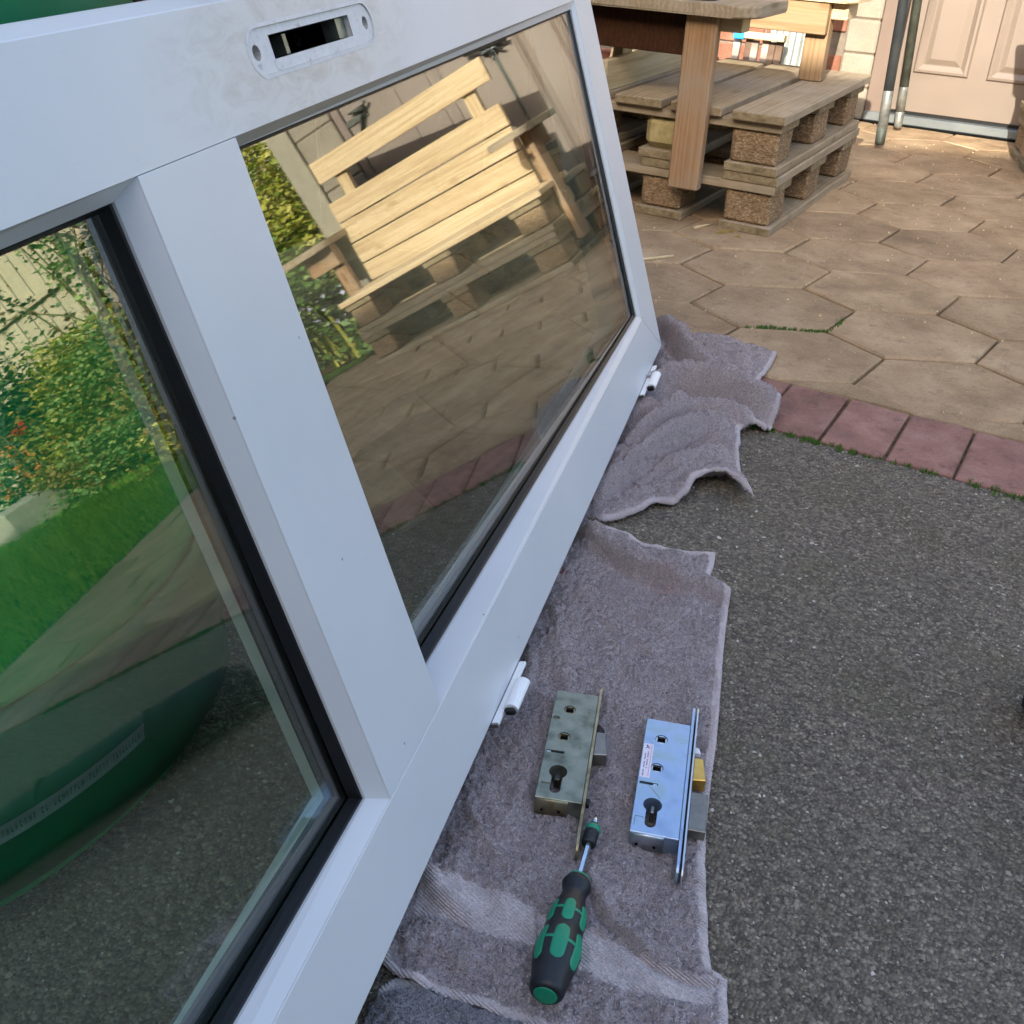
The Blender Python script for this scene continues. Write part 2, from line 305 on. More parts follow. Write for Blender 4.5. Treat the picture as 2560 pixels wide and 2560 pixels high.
def box_me(sx, sy, sz, bev=.0015, seg=1, jit=0, taper=None):
    key = (round(sx, 4), round(sy, 4), round(sz, 4), bev, seg, jit, taper)
    if key in _cache and not jit: return _cache[key]
    bm = bmesh.new(); bmesh.ops.create_cube(bm, size=1)
    for v in bm.verts:
        v.co.x *= sx; v.co.y *= sy; v.co.z *= sz
        if jit: v.co += Vector((random.uniform(-jit, jit), random.uniform(-jit, jit), random.uniform(-jit, jit)*.5))
    if bev: bmesh.ops.bevel(bm, geom=bm.edges[:], offset=bev, segments=seg, affect='EDGES', profile=.5)
    me = bm2me(bm, 'box'); _cache[key] = me; return me
def T(x, y, z): return Matrix.Translation((x, y, z))
def box(name, x0, x1, y0, y1, z0, z1, mat, parent, bev=.0015, jit=0, rot=None, long='x', **kw):
    """box in the parent's frame; its own X axis follows the long side so that the grain does"""
    sx, sy, sz = x1-x0, y1-y0, z1-z0; c = T((x0+x1)/2, (y0+y1)/2, (z0+z1)/2)
    if rot is not None: c = c @ rot
    if long == 'y': c = c @ Matrix.Rotation(R(90), 4, 'Z'); sx, sy = sy, sx
    if long == 'z': c = c @ Matrix.Rotation(R(-90), 4, 'Y'); sx, sz = sz, sx
    return obj(name, box_me(sx, sy, sz, bev, 1, jit).copy() if mat and False else _m(box_me(sx, sy, sz, bev, 1, jit), mat), None, parent, c, **kw)
_mm = {}; ENDS = {'weathered_board': 'w_old_end'}
def _m(me, mat):
    k_ = (me.name, mat.name)
    if k_ not in _mm:
        m2 = me.copy(); m2.materials.clear(); m2.materials.append(mat); _mm[k_] = m2
        if mat.name in ENDS:
            m2.materials.append(M[ENDS[mat.name]])
            for p in m2.polygons: p.material_index = 1 if abs(p.normal.x) > .8 else 0
    return _mm[k_]
def prism(poly, z0, z1, bev=0, name='prism'):
    bm = bmesh.new(); a = [bm.verts.new((x, y, z0)) for x, y in poly]; b = [bm.verts.new((x, y, z1)) for x, y in poly]
    n_ = len(poly); bm.faces.new(a[::-1]); bm.faces.new(b)
    for i in range(n_): bm.faces.new((a[i], a[(i+1) % n_], b[(i+1) % n_], b[i]))
    if bev: bmesh.ops.bevel(bm, geom=[e for e in bm.edges], offset=bev, segments=1, affect='EDGES')
    return bm2me(bm, name)
def lathe(prof, seg=24, name='lathe', lobes=None, caps=True):
    """profile [(x along the axis, radius)] about X"""
    V, Fc = [], []
    for x, r in prof:
        for i in range(seg):
            a = 2*math.pi*i/seg; rr = r*(1+(lobes(x, a) if lobes else 0)); V.append((x, rr*math.cos(a), rr*math.sin(a)))
    for j in range(len(prof)-1):
        for i in range(seg):
            Fc.append((j*seg+i, j*seg+(i+1) % seg, (j+1)*seg+(i+1) % seg, (j+1)*seg+i))
    if caps: Fc.append(tuple(range(seg-1, -1, -1))); Fc.append(tuple((len(prof)-1)*seg+i for i in range(seg)))
    me = mesh(name, V, Fc, True); bm = bmesh.new(); bm.from_mesh(me); me2 = bm2me(bm, name, True); return me2
def tube_vf(pts, rad, seg=8):
    V, Fc = [], []; pts = [Vector(p) for p in pts]; n_ = len(pts)
    for i, p in enumerate(pts):
        d = (pts[min(i+1, n_-1)]-pts[max(i-1, 0)]).normalized(); u = d.orthogonal().normalized(); w = d.cross(u)
        r = rad(i/(n_-1)) if callable(rad) else rad
        for k_ in range(seg):
            a = 2*math.pi*k_/seg; V.append(p+(u*math.cos(a)+w*math.sin(a))*r)
    for i in range(n_-1):
        for k_ in range(seg): Fc.append((i*seg+k_, i*seg+(k_+1) % seg, (i+1)*seg+(k_+1) % seg, (i+1)*seg+k_))
    Fc.append(tuple(range(seg-1, -1, -1))); Fc.append(tuple((n_-1)*seg+k_ for k_ in range(seg)))
    return V, Fc
def tube(name, pts, rad, mat, parent=None, seg=8, **kw):
    V, Fc = tube_vf(pts, rad, seg); return obj(name, mesh(name, V, Fc, True), mat, parent, **kw)
def joined(parts):
    V, Fc = [], []
    for v, f in parts:
        o = len(V); V += list(v); Fc += [tuple(i+o for i in q) for q in f]
    return V, Fc
def cut(o, cutters):
    """boolean the cutter meshes out of o for good; nothing of them stays in the scene"""
    tmp = []
    for me in cutters:
        c = bpy.data.objects.new('tmp', me); COL.objects.link(c); c.matrix_world = Matrix.Identity(4); tmp.append(c)
        md = o.modifiers.new('b', 'BOOLEAN'); md.operation = 'DIFFERENCE'; md.solver = 'EXACT'; md.object = c
    pm, o.parent, mb = o.parent, None, o.matrix_basis.copy(); o.matrix_basis = Matrix.Identity(4)
    dg = bpy.context.evaluated_depsgraph_get(); dg.update()
    me = bpy.data.meshes.new_from_object(o.evaluated_get(dg)); o.modifiers.clear(); o.data = me; o.parent = pm; o.matrix_basis = mb
    for c in tmp: bpy.data.objects.remove(c)
def copy_tree(o, parent=None):
    c = o.copy(); COL.objects.link(c); c.parent = parent
    for ch in [x for x in o.children]: copy_tree(ch, c)
    return c
def capsule(cx, cy, L_, r, n_=10):    # rounded slot outline along x
    P_ = []
    for i in range(n_+1): a = -math.pi/2+math.pi*i/n_; P_.append((cx+L_/2-r+r*math.cos(a), cy+r*math.sin(a)))
    for i in range(n_+1): a = math.pi/2+math.pi*i/n_; P_.append((cx-L_/2+r+r*math.cos(a), cy+r*math.sin(a)))
    return P_
def circle(cx, cy, r, n_=20): return [(cx+r*math.cos(2*math.pi*i/n_), cy+r*math.sin(2*math.pi*i/n_)) for i in range(n_)]
def rect(x0, x1, y0, y1): return [(x0, y0), (x1, y0), (x1, y1), (x0, y1)]
def clip(poly, nx, ny, d):     # keep nx*x+ny*y >= d
    out = []
    for i in range(len(poly)):
        p, q = poly[i], poly[(i+1) % len(poly)]; a = nx*p[0]+ny*p[1]-d; b = nx*q[0]+ny*q[1]-d
        if a >= 0: out.append(p)
        if (a > 0) != (b > 0) and a != b: t = a/(a-b); out.append((p[0]+(q[0]-p[0])*t, p[1]+(q[1]-p[1])*t))
    return out
def shrink(poly, d):
    cx = sum(p[0] for p in poly)/len(poly); cy = sum(p[1] for p in poly)/len(poly); out = []
    n_ = len(poly)
    for i in range(n_):
        p0, p1, p2 = Vector(poly[i-1]), Vector(poly[i]), Vector(poly[(i+1) % n_])
        e1, e2 = (p1-p0).normalized(), (p2-p1).normalized(); n1, n2 = Vector((-e1.y, e1.x)), Vector((-e2.y, e2.x))
        b = (n1+n2); k_ = max(.35, 1+n1.dot(n2)); out.append(tuple(p1+b*(d/k_)))
    return out
def area(poly): return .5*sum(poly[i][0]*poly[(i+1) % len(poly)][1]-poly[(i+1) % len(poly)][0]*poly[i][1] for i in range(len(poly)))
def slab_me(poly, h, ch=.006, wob=.0015):
    """paving piece: flat top, worn chamfer, sides"""
    n_ = len(poly); a = shrink(poly, ch); b = shrink(poly, ch*.25)
    V = [(x, y, random.uniform(-wob, wob)) for x, y in a]+[(x, y, -ch*.55) for x, y in b]+[(x, y, -h) for x, y in poly]
    Fc = [tuple(range(n_))]
    for r_i in range(2):
        for i in range(n_): j = (i+1) % n_; Fc.append(((r_i)*n_+i, (r_i+1)*n_+i, (r_i+1)*n_+j, r_i*n_+j))
    return mesh('paving', V, Fc)
def sheet(name, poly, z, mat, mtx=None, kind='structure', label=None):
    me = mesh(name, [(x, y, z) for x, y in poly], [tuple(range(len(poly)))])
    return obj(name, me, mat, None, mtx, kind=kind, label=label)
# ================================================================== the ground
KA, KC = -.62, .95
KB0, KB1 = 1.530, 1.722          # the red kerb between asphalt and patio
sheet('ground', rect(-60, 60, -60, 60), -.045, M['soil'], PATIO)
sheet('asphalt_drive', [(-9, -3.6), (6, -3.6), (6, KB0-.001), (KA, KB0-.001), (KA, KC), (-9, KC)], -.002, M['asphalt'], PATIO)
sheet('lawn', [(1.5, KB1), (12, KB1), (12, 12), (.95, 12), (.95, 4.3), (1.5, 4.3)], -.006, M['lawn_base'], PATIO)
patio = thing('patio', PATIO, 'patio of big brown hexagonal pavers in front of the garage', 'patio', kind='structure')
obj('joint_sand', mesh('joints', [(-2.9, KB1-.004, -.011), (1.5, KB1-.004, -.011), (1.5, 4.26, -.011), (-2.9, 4.26, -.011)], [(0, 1, 2, 3)]), M['joint'], patio)
obj('joint_sand', mesh('joints', [(-2.9, KC, -.0105), (KA, KC, -.0105), (KA, KB1, -.0105), (-2.9, KB1, -.0105)], [(0, 1, 2, 3)]), M['joint'], patio)
A0 = Vector((-.289, 2.09)); V1 = Vector((.283, .009)); V2 = Vector((-.1145, .221))
EYv = (V2+V1*.5)/.866
for i in range(-9, 9):
    for j in range(-6, 11):
        c = A0+V1*i+V2*j+V1*(0)
        if not (-2.9 < c.x < 1.7 and KC-.2 < c.y < 4.4): continue
        poly = []
        for k_ in range(6):
            a = math.radians(30+60*k_); p = c+V1*(.577*math.cos(a))+EYv*(.577*math.sin(a)); poly.append((p.x, p.y))
        if c.x < KA-.1 or c.y > KB1+.3: cls = ((0, 1, KC+.003 if c.x < KA-.1 else KB1+.003),)
        else: cls = ((0, 1, KB1+.003),)
        if c.x < KA-.1 and c.y < KB1: cls += ((-1, 0, -KA+.003),)
        for cl in cls+( (0, -1, -4.245), (-1, 0, -1.49), (1, 0, -2.85)):
            if len(poly) >= 3: poly = clip(poly, *cl)
        if len(poly) < 3 or abs(area(poly)) < .002: continue
        if area(poly) < 0: poly = poly[::-1]
        poly = shrink(poly, random.uniform(.0014, .0022))
        m2 = Matrix.Translation((c.x, c.y, random.uniform(-.0012, .0012))) @ Matrix.Rotation(random.uniform(-.004, .004), 4, 'X')
        obj('paver', slab_me([(x-c.x, y-c.y) for x, y in poly], .014, .0052), M['paver'], patio, m2)
kerb = thing('brick_edging', PATIO, 'row of dull red pavers edging the patio beside the asphalt', 'edging', kind='structure')
obj('joint_sand', mesh('kj', [(KA, KB0, -.0055), (1.5, KB0, -.0055), (1.5, KB1-.005, -.0055), (KA, KB1-.005, -.0055)], [(0, 1, 2, 3)]), M['joint'], kerb)
kme = slab_me(rect(-.0495, .0495, -(KB1-KB0)/2+.002, (KB1-KB0)/2-.004), .014, .005)
kmes = [slab_me(shrink(rect(-.0505, .0505, -(KB1-KB0)/2+.001, (KB1-KB0)/2-.003), random.uniform(.0003, .0012)), .014, .0032) for _ in range(4)]
for i in range(-24, 18):
    x = -.363+.1035*i
    if x > 1.45 or x < KA+.05: continue
    obj('paver', random.choice(kmes), M['kerb'], kerb, Matrix.Translation((x, (KB0+KB1)/2+random.uniform(-.002, .002), .002+random.uniform(-.001, .001))) @ Matrix.Rotation(random.uniform(-.008, .008), 4, 'Z'))
# loose chippings bedded in the asphalt
def chips():
    n_ = 100000
    P_ = np.empty((0, 2))
    x = rng.uniform(-1.35, 1.25, n_*2); y = rng.uniform(.22, 2.1, n_*2)
    th = TH; b = x*math.sin(th)+y*math.cos(th); a = x*math.cos(th)-y*math.sin(th)
    keep = (b < KB0-.004) & ((a > KA+.004) | (b < KC-.004))
    x, y = x[keep][:n_], y[keep][:n_]; n_ = len(x)
    r = np.exp(rng.normal(-6.42, .33, n_)); r = np.clip(r, .0008, .0048)
    r[:260] = rng.uniform(.0028, .0046, 260)
    ang = rng.uniform(0, 2*np.pi, n_); asp = rng.uniform(.55, 1, n_)
    base = np.array([[1, 0, .1], [0, 1, -.05], [-1, 0, .05], [0, -1, .1], [.15, .1, .62], [-.2, -.1, .55]])
    V = np.repeat(base[None], n_, 0)+rng.normal(0, .16, (n_, 6, 3))
    V[:, :, 1] *= asp[:, None]; V *= r[:, None, None]
    c, s = np.cos(ang)[:, None], np.sin(ang)[:, None]
    X = V[:, :, 0]*c-V[:, :, 1]*s+x[:, None]; Y = V[:, :, 0]*s+V[:, :, 1]*c+y[:, None]; Z = V[:, :, 2]-.0022
    V = np.stack([X, Y, Z], -1).reshape(-1, 3)
    f = np.array([[0, 1, 4], [1, 5, 4], [1, 2, 5], [2, 3, 5], [3, 4, 5], [3, 0, 4]])
    Fc = (f[None]+(np.arange(n_)*6)[:, None, None]).reshape(-1, 3)
    me = bpy.data.meshes.new('chips'); me.vertices.add(len(V)); me.vertices.foreach_set('co', V.ravel())
    me.loops.add(Fc.size); me.loops.foreach_set('vertex_index', Fc.ravel().astype(np.int32))
    me.polygons.add(len(Fc)); me.polygons.foreach_set('loop_start', np.arange(0, Fc.size, 3, dtype=np.int32))
    me.update(calc_edges=True); return me
obj('asphalt_chippings', chips(), M['aggregate'], kind='stuff', label='grey and brown stone chips bedded in the asphalt drive')
# moss in the joints
def tufts(name, pts, mat, r0, r1, blades, hgt, label):
    parts = []
    for (x, y) in pts:
        for _ in range(blades):
            a = random.uniform(0, 6.28); d = random.uniform(0, r1); px, py = x+d*math.cos(a), y+d*math.sin(a)
            h = random.uniform(.4, 1)*hgt; w = random.uniform(.5, 1)*r0; t = random.uniform(0, 6.28); lx, ly = random.uniform(-1, 1)*h*.6, random.uniform(-1, 1)*h*.6
            parts.append(([(px-w*math.cos(t), py-w*math.sin(t), -.006), (px+w*math.cos(t), py+w*math.sin(t), -.006), (px+lx, py+ly, h)], [(0, 1, 2)]))
    V, Fc = joined(parts); return obj(name, mesh(name, V, Fc), mat, None, PATIO, kind='stuff', label=label)
pts = []
for i in range(420):
    a = random.uniform(-.62, .9); w = .5+.5*math.sin(a*9+1)*math.sin(a*23)
    if random.random() < .35+.65*max(0, w) and not (-.13 < a < -.08): pts.append((a, KB0-.004+random.gauss(0, .004)))
tufts('moss', pts, M['moss'], .0022, .006, 9, .008, 'green moss growing along the red paver edge')
pts = []
for (a0, b0), (a1, b1), n_, dens in (((-.575, 1.93), (-.535, 1.965), 26, 1), ((-.53, 1.965), (-.44, 2.0), 22, .6), ((-.47, 1.985), (-.43, 2.01), 30, 1), ((-.43, 2.01), (-.425, 2.1), 14, .4)):
    for _ in range(n_): t = random.random(); pts.append((a0+(a1-a0)*t+random.gauss(0, .002), b0+(b1-b0)*t+random.gauss(0, .002)))
tufts('moss', pts, M['moss'], .0018, .004, 7, .006, 'green moss in the joints of the hexagonal pavers')
# crumbs and grit on the patio
def grit():
    parts = []
    for _ in range(420):
        a = random.uniform(-1.1, .3); b = random.uniform(1.75, 4.0); r = random.uniform(.0012, .0038); h = r*.6; t = random.uniform(0, 3)
        c, s = math.cos(t)*r, math.sin(t)*r
        parts.append(([(a+c, b+s, .0), (a-s*.7, b+c*.7, .0), (a-c, b-s, .0), (a+s*.7, b-c*.7, .0), (a, b, h+.002)], [(0, 1, 4), (1, 2, 4), (2, 3, 4), (3, 0, 4)]))
    V, Fc = joined(parts); obj('grit', mesh('grit', V, Fc), M['twig'], None, PATIO, kind='stuff', label='pale crumbs and grit scattered on the patio')
grit()
# ================================================================== garage
BW = 4.235                                                 # face of the garage
gar = thing('garage', PF(0, BW), 'garage with a taupe panelled side hung double door and pale block piers', 'garage')
def leaf_door(name, x0, x1, panels, label, grooves=()):
    d = box(name, x0, x1, -.012, .03, .046, 2.05, M['taupe'], gar, .002, long='z', label=label)
    inv = d.matrix_basis.inverted()
    def sub(nm, *a, **k_):
        o = box(nm, *a, d, **k_); o.matrix_basis = inv @ o.matrix_basis; return o
    for (px0, px1, pz0, pz1) in panels:
        # raised moulding round a fielded panel
        w = .030
        prof = [(0, -.012), (.006, -.022), (.014, -.024), (.022, -.018), (.030, -.0125)]
        V, Fc = [], []
        for t, y in prof:
            V += [(px0+t, y, pz0+t), (px1-t, y, pz0+t), (px1-t, y, pz1-t), (px0+t, y, pz1-t)]
        for i in range(len(prof)-1):
            for k_ in range(4): j = (k_+1) % 4; Fc.append((i*4+k_, i*4+j, (i+1)*4+j, (i+1)*4+k_))
        o = obj('moulding', mesh('moulding', V, Fc), M['taupe'], d); o.matrix_basis = inv.copy()
        q = .052; V = [(px0+w+.004, -.0125, pz0+w+.004), (px1-w-.004, -.0125, pz0+w+.004), (px1-w-.004, -.0125, pz1-w-.004), (px0+w+.004, -.0125, pz1-w-.004),
             (px0+q, -.021, pz0+q), (px1-q, -.021, pz0+q), (px1-q, -.021, pz1-q), (px0+q, -.021, pz1-q)]
        o = obj('raised_panel', mesh('panel', V, [(0, 1, 5, 4), (1, 2, 6, 5), (2, 3, 7, 6), (3, 0, 4, 7), (4, 5, 6, 7)]), M['taupe'], d); o.matrix_basis = inv.copy()
    for gx in grooves:
        sub('batten', gx-.012, gx+.012, -.018, -.0118, .1, 2.0, M['taupe'], bev=.002, long='z')
    return d
leaf_door('left_door', -.86, -.262, [(-.802, -.613, .178, .86), (-.552, -.345, .178, .86), (-.802, -.613, .95, 1.9), (-.552, -.345, .95, 1.9)], 'panelled door leaf')
leaf_door('right_door', -.252, .40, [], 'plain door leaf', grooves=(-.02, .03, .17))
box('door_frame', -.945, -.865, -.02, .05, .0, 2.12, M['taupe_dk'], gar, .003, long='z')
box('door_frame', .405, .44, -.02, .05, .0, 2.12, M['taupe_dk'], gar, .003, long='z')
box('lintel', -1.06, .64, -.03, .08, 2.125, 2.35, M['render'], gar, .004)
box('threshold', -.94, .44, -.045, .02, .004, .034, M['sill'], gar, .003)
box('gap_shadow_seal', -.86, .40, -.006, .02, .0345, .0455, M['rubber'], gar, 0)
box('dark_strip', -1.0, .44, -.062, -.0455, -.008, .005, M['black'], gar, .002)  # near-black strip along the foot of the threshold
# latch on the meeting edge, cabin hook lower down
lt = box('latch', -.30, -.215, -.045, -.0125, .795, .825, M['pole'], gar, .004)
V, Fc = joined([tube_vf([(-.33, -.045, .80), (-.28, -.05, .812), (-.20, -.05, .826), (-.155, -.045, .835)], .009, 8), tube_vf([(-.30, -.04, .775), (-.27, -.05, .80), (-.24, -.04, .775)], .006, 6)])
o = obj('handle', mesh('handle', V, Fc, True), M['pole'], lt); o.matrix_basis = lt.matrix_basis.inverted()
tube('bolt_rod', [(-.257, -.024, .05), (-.257, -.024, 1.2)], .006, M['pole_d'], gar)
box('bolt_bracket', -.305, -.235, -.03, -.0125, .335, .385, M['pole_d'], gar, .003)
box('hinge', .30, .405, -.02, -.0125, .845, .87, M['pole_d'], gar, .002)
V, Fc = joined([tube_vf([(.36, -.02, .80), (.33, -.035, .85), (.28, -.04, .90)], .008, 6), tube_vf([(.30, -.03, .88), (.37, -.035, .89)], lambda t: .012*(1-t)+.003, 6)])
obj('hook', mesh('hook', V, Fc, True), M['pole_d'], gar)
# pale block piers
def pier(x0, x1, nz, name='pier_block'):
    mes = {}
    for k_ in range(nz):
        z0 = -.008+.1145*k_
        me = box_me(x1-x0-.002, .12, .1105, .006)
        obj(name, _m(me, M['ashlar']), None, gar, T((x0+x1)/2, .035, z0+.057))
    box('mortar_bed', x0+.004, x1-.004, -.018, .08, -.01, .1145*nz-.01, M['mortar'], gar, 0)
pier(-1.062, -.946, 18); pier(.445, .632, 18)
box('corner_post', .636, .735, -.035, .08, 0, 2.35, M['grey_post'], gar, .004, long='z')
# brick wall left of the pier, brick by brick as far as it shows
bw, bh = .205, .0715
brk = [_m(box_me(.196, .06, .062, .004, 1, .0015), M['brick']) for _ in range(5)]
for r_i in range(9):
    for c_i in range(11):
        x = -1.17-bw*c_i-(bw/2 if r_i % 2 else 0)
        obj('brick', random.choice(brk), None, gar, T(x, .04+random.uniform(-.002, .002), .028+bh*r_i))
box('mortar_bed', -3.45, -1.064, .018, .12, -.01, 9*bh-.006, M['mortar'], gar, 0)
box('rendered_wall', -3.45, -1.064, .012, .12, 9*bh-.004, 2.35, M['render'], gar, .003)
box('side_wall', .60, .735, .082, 5.2, 0, 2.35, M['render'], gar, .003)
V = [(-3.6, -.22, 2.36), (.9, -.22, 2.36), (.9, 2.6, 3.5), (-3.6, 2.6, 3.5), (-3.6, -.22, 2.42), (.9, -.22, 2.42), (.9, 2.6, 3.56), (-3.6, 2.6, 3.56)]
obj('roof', mesh('roof', V, [(0, 1, 2, 3), (7, 6, 5, 4), (0, 4, 5, 1), (1, 5, 6, 2), (2, 6, 7, 3), (3, 7, 4, 0)]), M['tile'], gar)
# ================================================================== the house behind the viewpoint (it casts the shade)
HB = -3.1; HE = 3.35
sl_ = .33; ca = math.atan(sl_)
# eave line chosen so that its shadow edge crosses the patio near the garage
hx, hb = -.6, 3.85
k_e = HE/sun_ab.z; ea, eb = hx+sun_ab.x*k_e, hb+sun_ab.y*k_e
house = thing('house', PF(ea, eb, 0, ca), 'rendered house standing behind the viewpoint and shading the drive', 'house')
box('wall', -8, 10, -6, -.30, -.04, HE-.06, M['render'], house, .01)
V = [(-8.3, 0, HE), (10.3, 0, HE), (10.3, -3.2, HE+1.0), (-8.3, -3.2, HE+1.0), (-8.3, 0, HE-.14), (10.3, 0, HE-.14), (10.3, -3.2, HE+.86), (-8.3, -3.2, HE+.86)]
obj('roof', mesh('roof', V, [(0, 1, 2, 3), (7, 6, 5, 4), (0, 4, 5, 1), (1, 5, 6, 2), (2, 6, 7, 3), (3, 7, 4, 0)]), M['tile'], house)
for x in (-4.5, .5, 5.0):
    w_ = box('window', x-.6, x+.6, -.31, -.27, 1.0, 2.1, M['white_plastic'], house, .004)
    o = box('pane', x-.54, x+.54, -.285, -.266, 1.06, 2.04, M['win'], w_, 0); o.matrix_basis = w_.matrix_basis.inverted() @ o.matrix_basis

# unseen dark fence, added behind the bin to block sky light
df = thing('added_shade_fence', PF(-1.62, -2.4, 0, R(90)), 'dark brown fence added out of view behind the green bin to hold back sky light', 'fence')
fb = _m(box_me(2.30, .118, .016, .002), M['w_shadefence'])
for i in range(46):
    obj('board', fb, None, df, T(.06+.1195*i, (.006 if i % 2 else -.006), 1.15) @ Matrix.Rotation(R(-90), 4, 'Y') @ Matrix.Rotation(R(90), 4, 'X'))
for z in (.4, 1.8): box('rail', 0, 5.5, .0145, .05, z-.03, z+.03, M['w_shadefence'], df, .003)
# ================================================================== pallet benches
def bench(name, mtx, W_, D_, ywid, label, style, backx, seat):
    """two stacked pallets; x along the seat, y towards the back, z up"""
    t = thing(name, mtx, label, 'bench', 'pallet benches on the patio')
    wt = M['w_old']
    nb = 3; bl = .145*.92; gap = (W_-nb*bl)/(nb-1)
    ys = [(0.0, .135), (D_/2-.065, D_/2+.065), (D_-.135, D_)]
    for lev in (0, 1):
        z = .144*lev; dx = .0 if lev == 0 else -.004; dy = 0 if lev == 0 else .005
        for i, (y0, y1) in enumerate(ys):
            box('base_board', dx-.002, W_+dx, y0+dy, y1+dy, z+.0005, z+.0215, wt, t, .002, random.choice((0, .0008)))
        for i in range(nb):
            for j, (y0, y1) in enumerate(ys):
                x0 = i*(bl+gap)
                sawn = (lev == 1 and j == 1)
                box('block', x0+.008+dx, x0+bl-.006+dx, y0+.012+dy, y1-.008+dy, z+.022, z+.0995, M['w_block'] if sawn else M['chip'], t, .006 if not sawn else .016, .003 if not sawn else 0)
            box('stringer_board', i*(bl+gap)+dx, i*(bl+gap)+bl+dx, dy+.004, D_+dy-.002, z+.100, z+.1215, wt, t, .002, long='y')
        if lev == 0:
            for (y0, y1) in ((0, .14), (.27, .36), (D_-.14, D_)):
                box('deck_board', -.002, W_, y0, y1, .122, .1435, wt, t, .002)
    for k_, (y0, y1) in enumerate(seat):
        box('deck_board', -.022+random.uniform(-.006, .006), W_+.01, y0, y1, .2665, .288, wt if style == 'old' else M['w_new'], t, .0025, label=None)
    return t
# --- bench seen directly, behind the far end of the door
b1 = bench('pallet_bench', PF(-.737, 2.542, 0, R(90)), .742, .60, 0, 'weathered grey pallet bench with plank arm tables, in plain view behind the white door', 'old', 0,
           ((-.002, .130), (.158, .290), (.312, .438), (.462, .60)))
# front arm: leg outside the pallet end, dark apron, rounded grey top
def leg(t, x0, x1, y0, y1, z0, z1, mat, **k_): return box('leg', x0, x1, y0, y1, z0, z1, mat, t, .003, long='z', **k_)
leg(b1, -.052, -.0225, .184, .262, .093, .487, M['w_leg'], label='orange stained leg')
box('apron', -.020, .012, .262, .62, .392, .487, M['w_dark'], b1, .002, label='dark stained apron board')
box('cleat', -.022, .03, .134, .196, .452, .487, M['w_new'], b1, .002, long='y')
def arm_top(t, x0, x1, y0, y1, z0, z1, mat, r=.05, **k_):
    P_ = [(x0+r*0, y1), (x0, y0+r)]
    for i in range(9): a = math.pi+math.pi/2*i/8; P_.append((x0+r+r*math.cos(a), y0+r+r*math.sin(a)))
    for i in range(9): a = -math.pi/2+math.pi/2*i/8; P_.append((x1-r+r*math.cos(a), y0+r+r*math.sin(a)))
    P_ += [(x1, y1)]
    return obj('arm_top', prism(P_, z0, z1, .004), mat, t, **k_)
arm_top(b1, -.085, .20, .090, .62, .4875, .514, M['w_old'], .055, label='weathered grey arm top')
# rear arm
leg(b1, .505, .545, .078, .140, .2885, .487, M['w_apron2'])
box('apron', .478, .504, .080, .62, .408, .487, M['w_apron2'], b1, .002, long='y')
box('cleat', .505, .60, .036, .079, .445, .487, M['w_new'], b1, .002)
arm_top(b1, .47, .80, .010, .62, .4875, .511, M['w_new'], .03)
# low back of the bench
box('back_board', -.03, .74, .462, .482, .2885, .362, M['w_pale'], b1, .002)
for x in (.10, .62): box('back_post', x, x+.06, .483, .51, .2885, .46, M['w_pale'], b1, .002, long='z')
# --- bench out of the frame on the right, seen in the door glass
ANG2 = math.atan2(.29, .957)
b2 = bench('pallet_bench', PF(-.246, 3.507, 0, ANG2), .97, .50, 0, 'pallet bench with a fresh blond plank back, mirrored in the right hand pane', 'new', 0,
           ((-.002, .130), (.140, .27)))
sag = T(0, 0, -.012) @ T(.98, .309, .5) @ Matrix.Rotation(R(-1.9), 4, 'Y') @ T(-.98, -.309, -.5)
for k_, (z0, z1) in enumerate(((.302, .376), (.381, .465), (.471, .557), (.562, .646))):
    box('back_board', .098, .985, .300, .318, z0, z1, M['w_new'], b2, .002, .0006)
box('back_board', .083, .970, .300, .318, .728, .815, M['w_new'], b2, .002)
for x in (.172, .84): box('back_post', x, x+.055, .319, .345, .300, .80, M['w_new'], b2, .002, long='z')
for ch in COL.objects:
    if ch.parent == b2 and ch.name.startswith('back_'): ch.matrix_basis = sag @ ch.matrix_basis
# its arms
arm_top(b2, -.06, .11, .04, .36, .470, .495, M['w_old'], .05)
leg(b2, -.030, -.006, .135, .205, .06, .4695, M['w_leg']); leg(b2, .01, .06, .24, .275, .2885, .4695, M['w_apron2'])
box('apron', -.005, .009, .14, .34, .40, .4695, M['w_apron2'], b2, .002, long='y')
arm_top(b2, .97, 1.29, .10, .40, .500, .527, M['w_old'], .05)
box('apron', .99, 1.15, .17, .195, .415, .4995, M['w_leg'], b2, .002)
leg(b2, .995, 1.06, .20, .228, .06, .4995, M['w_leg'])
# what lies on and round the benches
cup = lathe([(0, .031), (.003, .034), (.02, .035), (.06, .037), (.066, .036), (.062, .032), (.01, .029)], 28, 'cup')
obj('dark_pot', cup, M['cup'], None, PF(-.975, 2.53, .514) @ Matrix.Rotation(R(-90), 4, 'Y'), 'small dark round pot standing on the grey arm top', 'pot')
def stick(name, pts, r, label, mat='twig'):
    c = Vector(pts[0]); me = mesh(name, *tube_vf([Vector(p)-c for p in pts], r, 7), True)
    return obj(name, me, M[mat], None, PATIO @ Matrix.Translation(c), label, 'stick')
stick('wooden_stick', [(-.93, 2.165, .004), (-.90, 2.205, .0045), (-.868, 2.250, .0045)], .0035, 'pale round stick lying on the pavers beside the door end')
stick('twig', [(-.915, 2.492, .004), (-.90, 2.525, .005), (-.889, 2.552, .004)], lambda t: .0042-.0028*t, 'short broken twig lying on the pavers in front of the pallet')
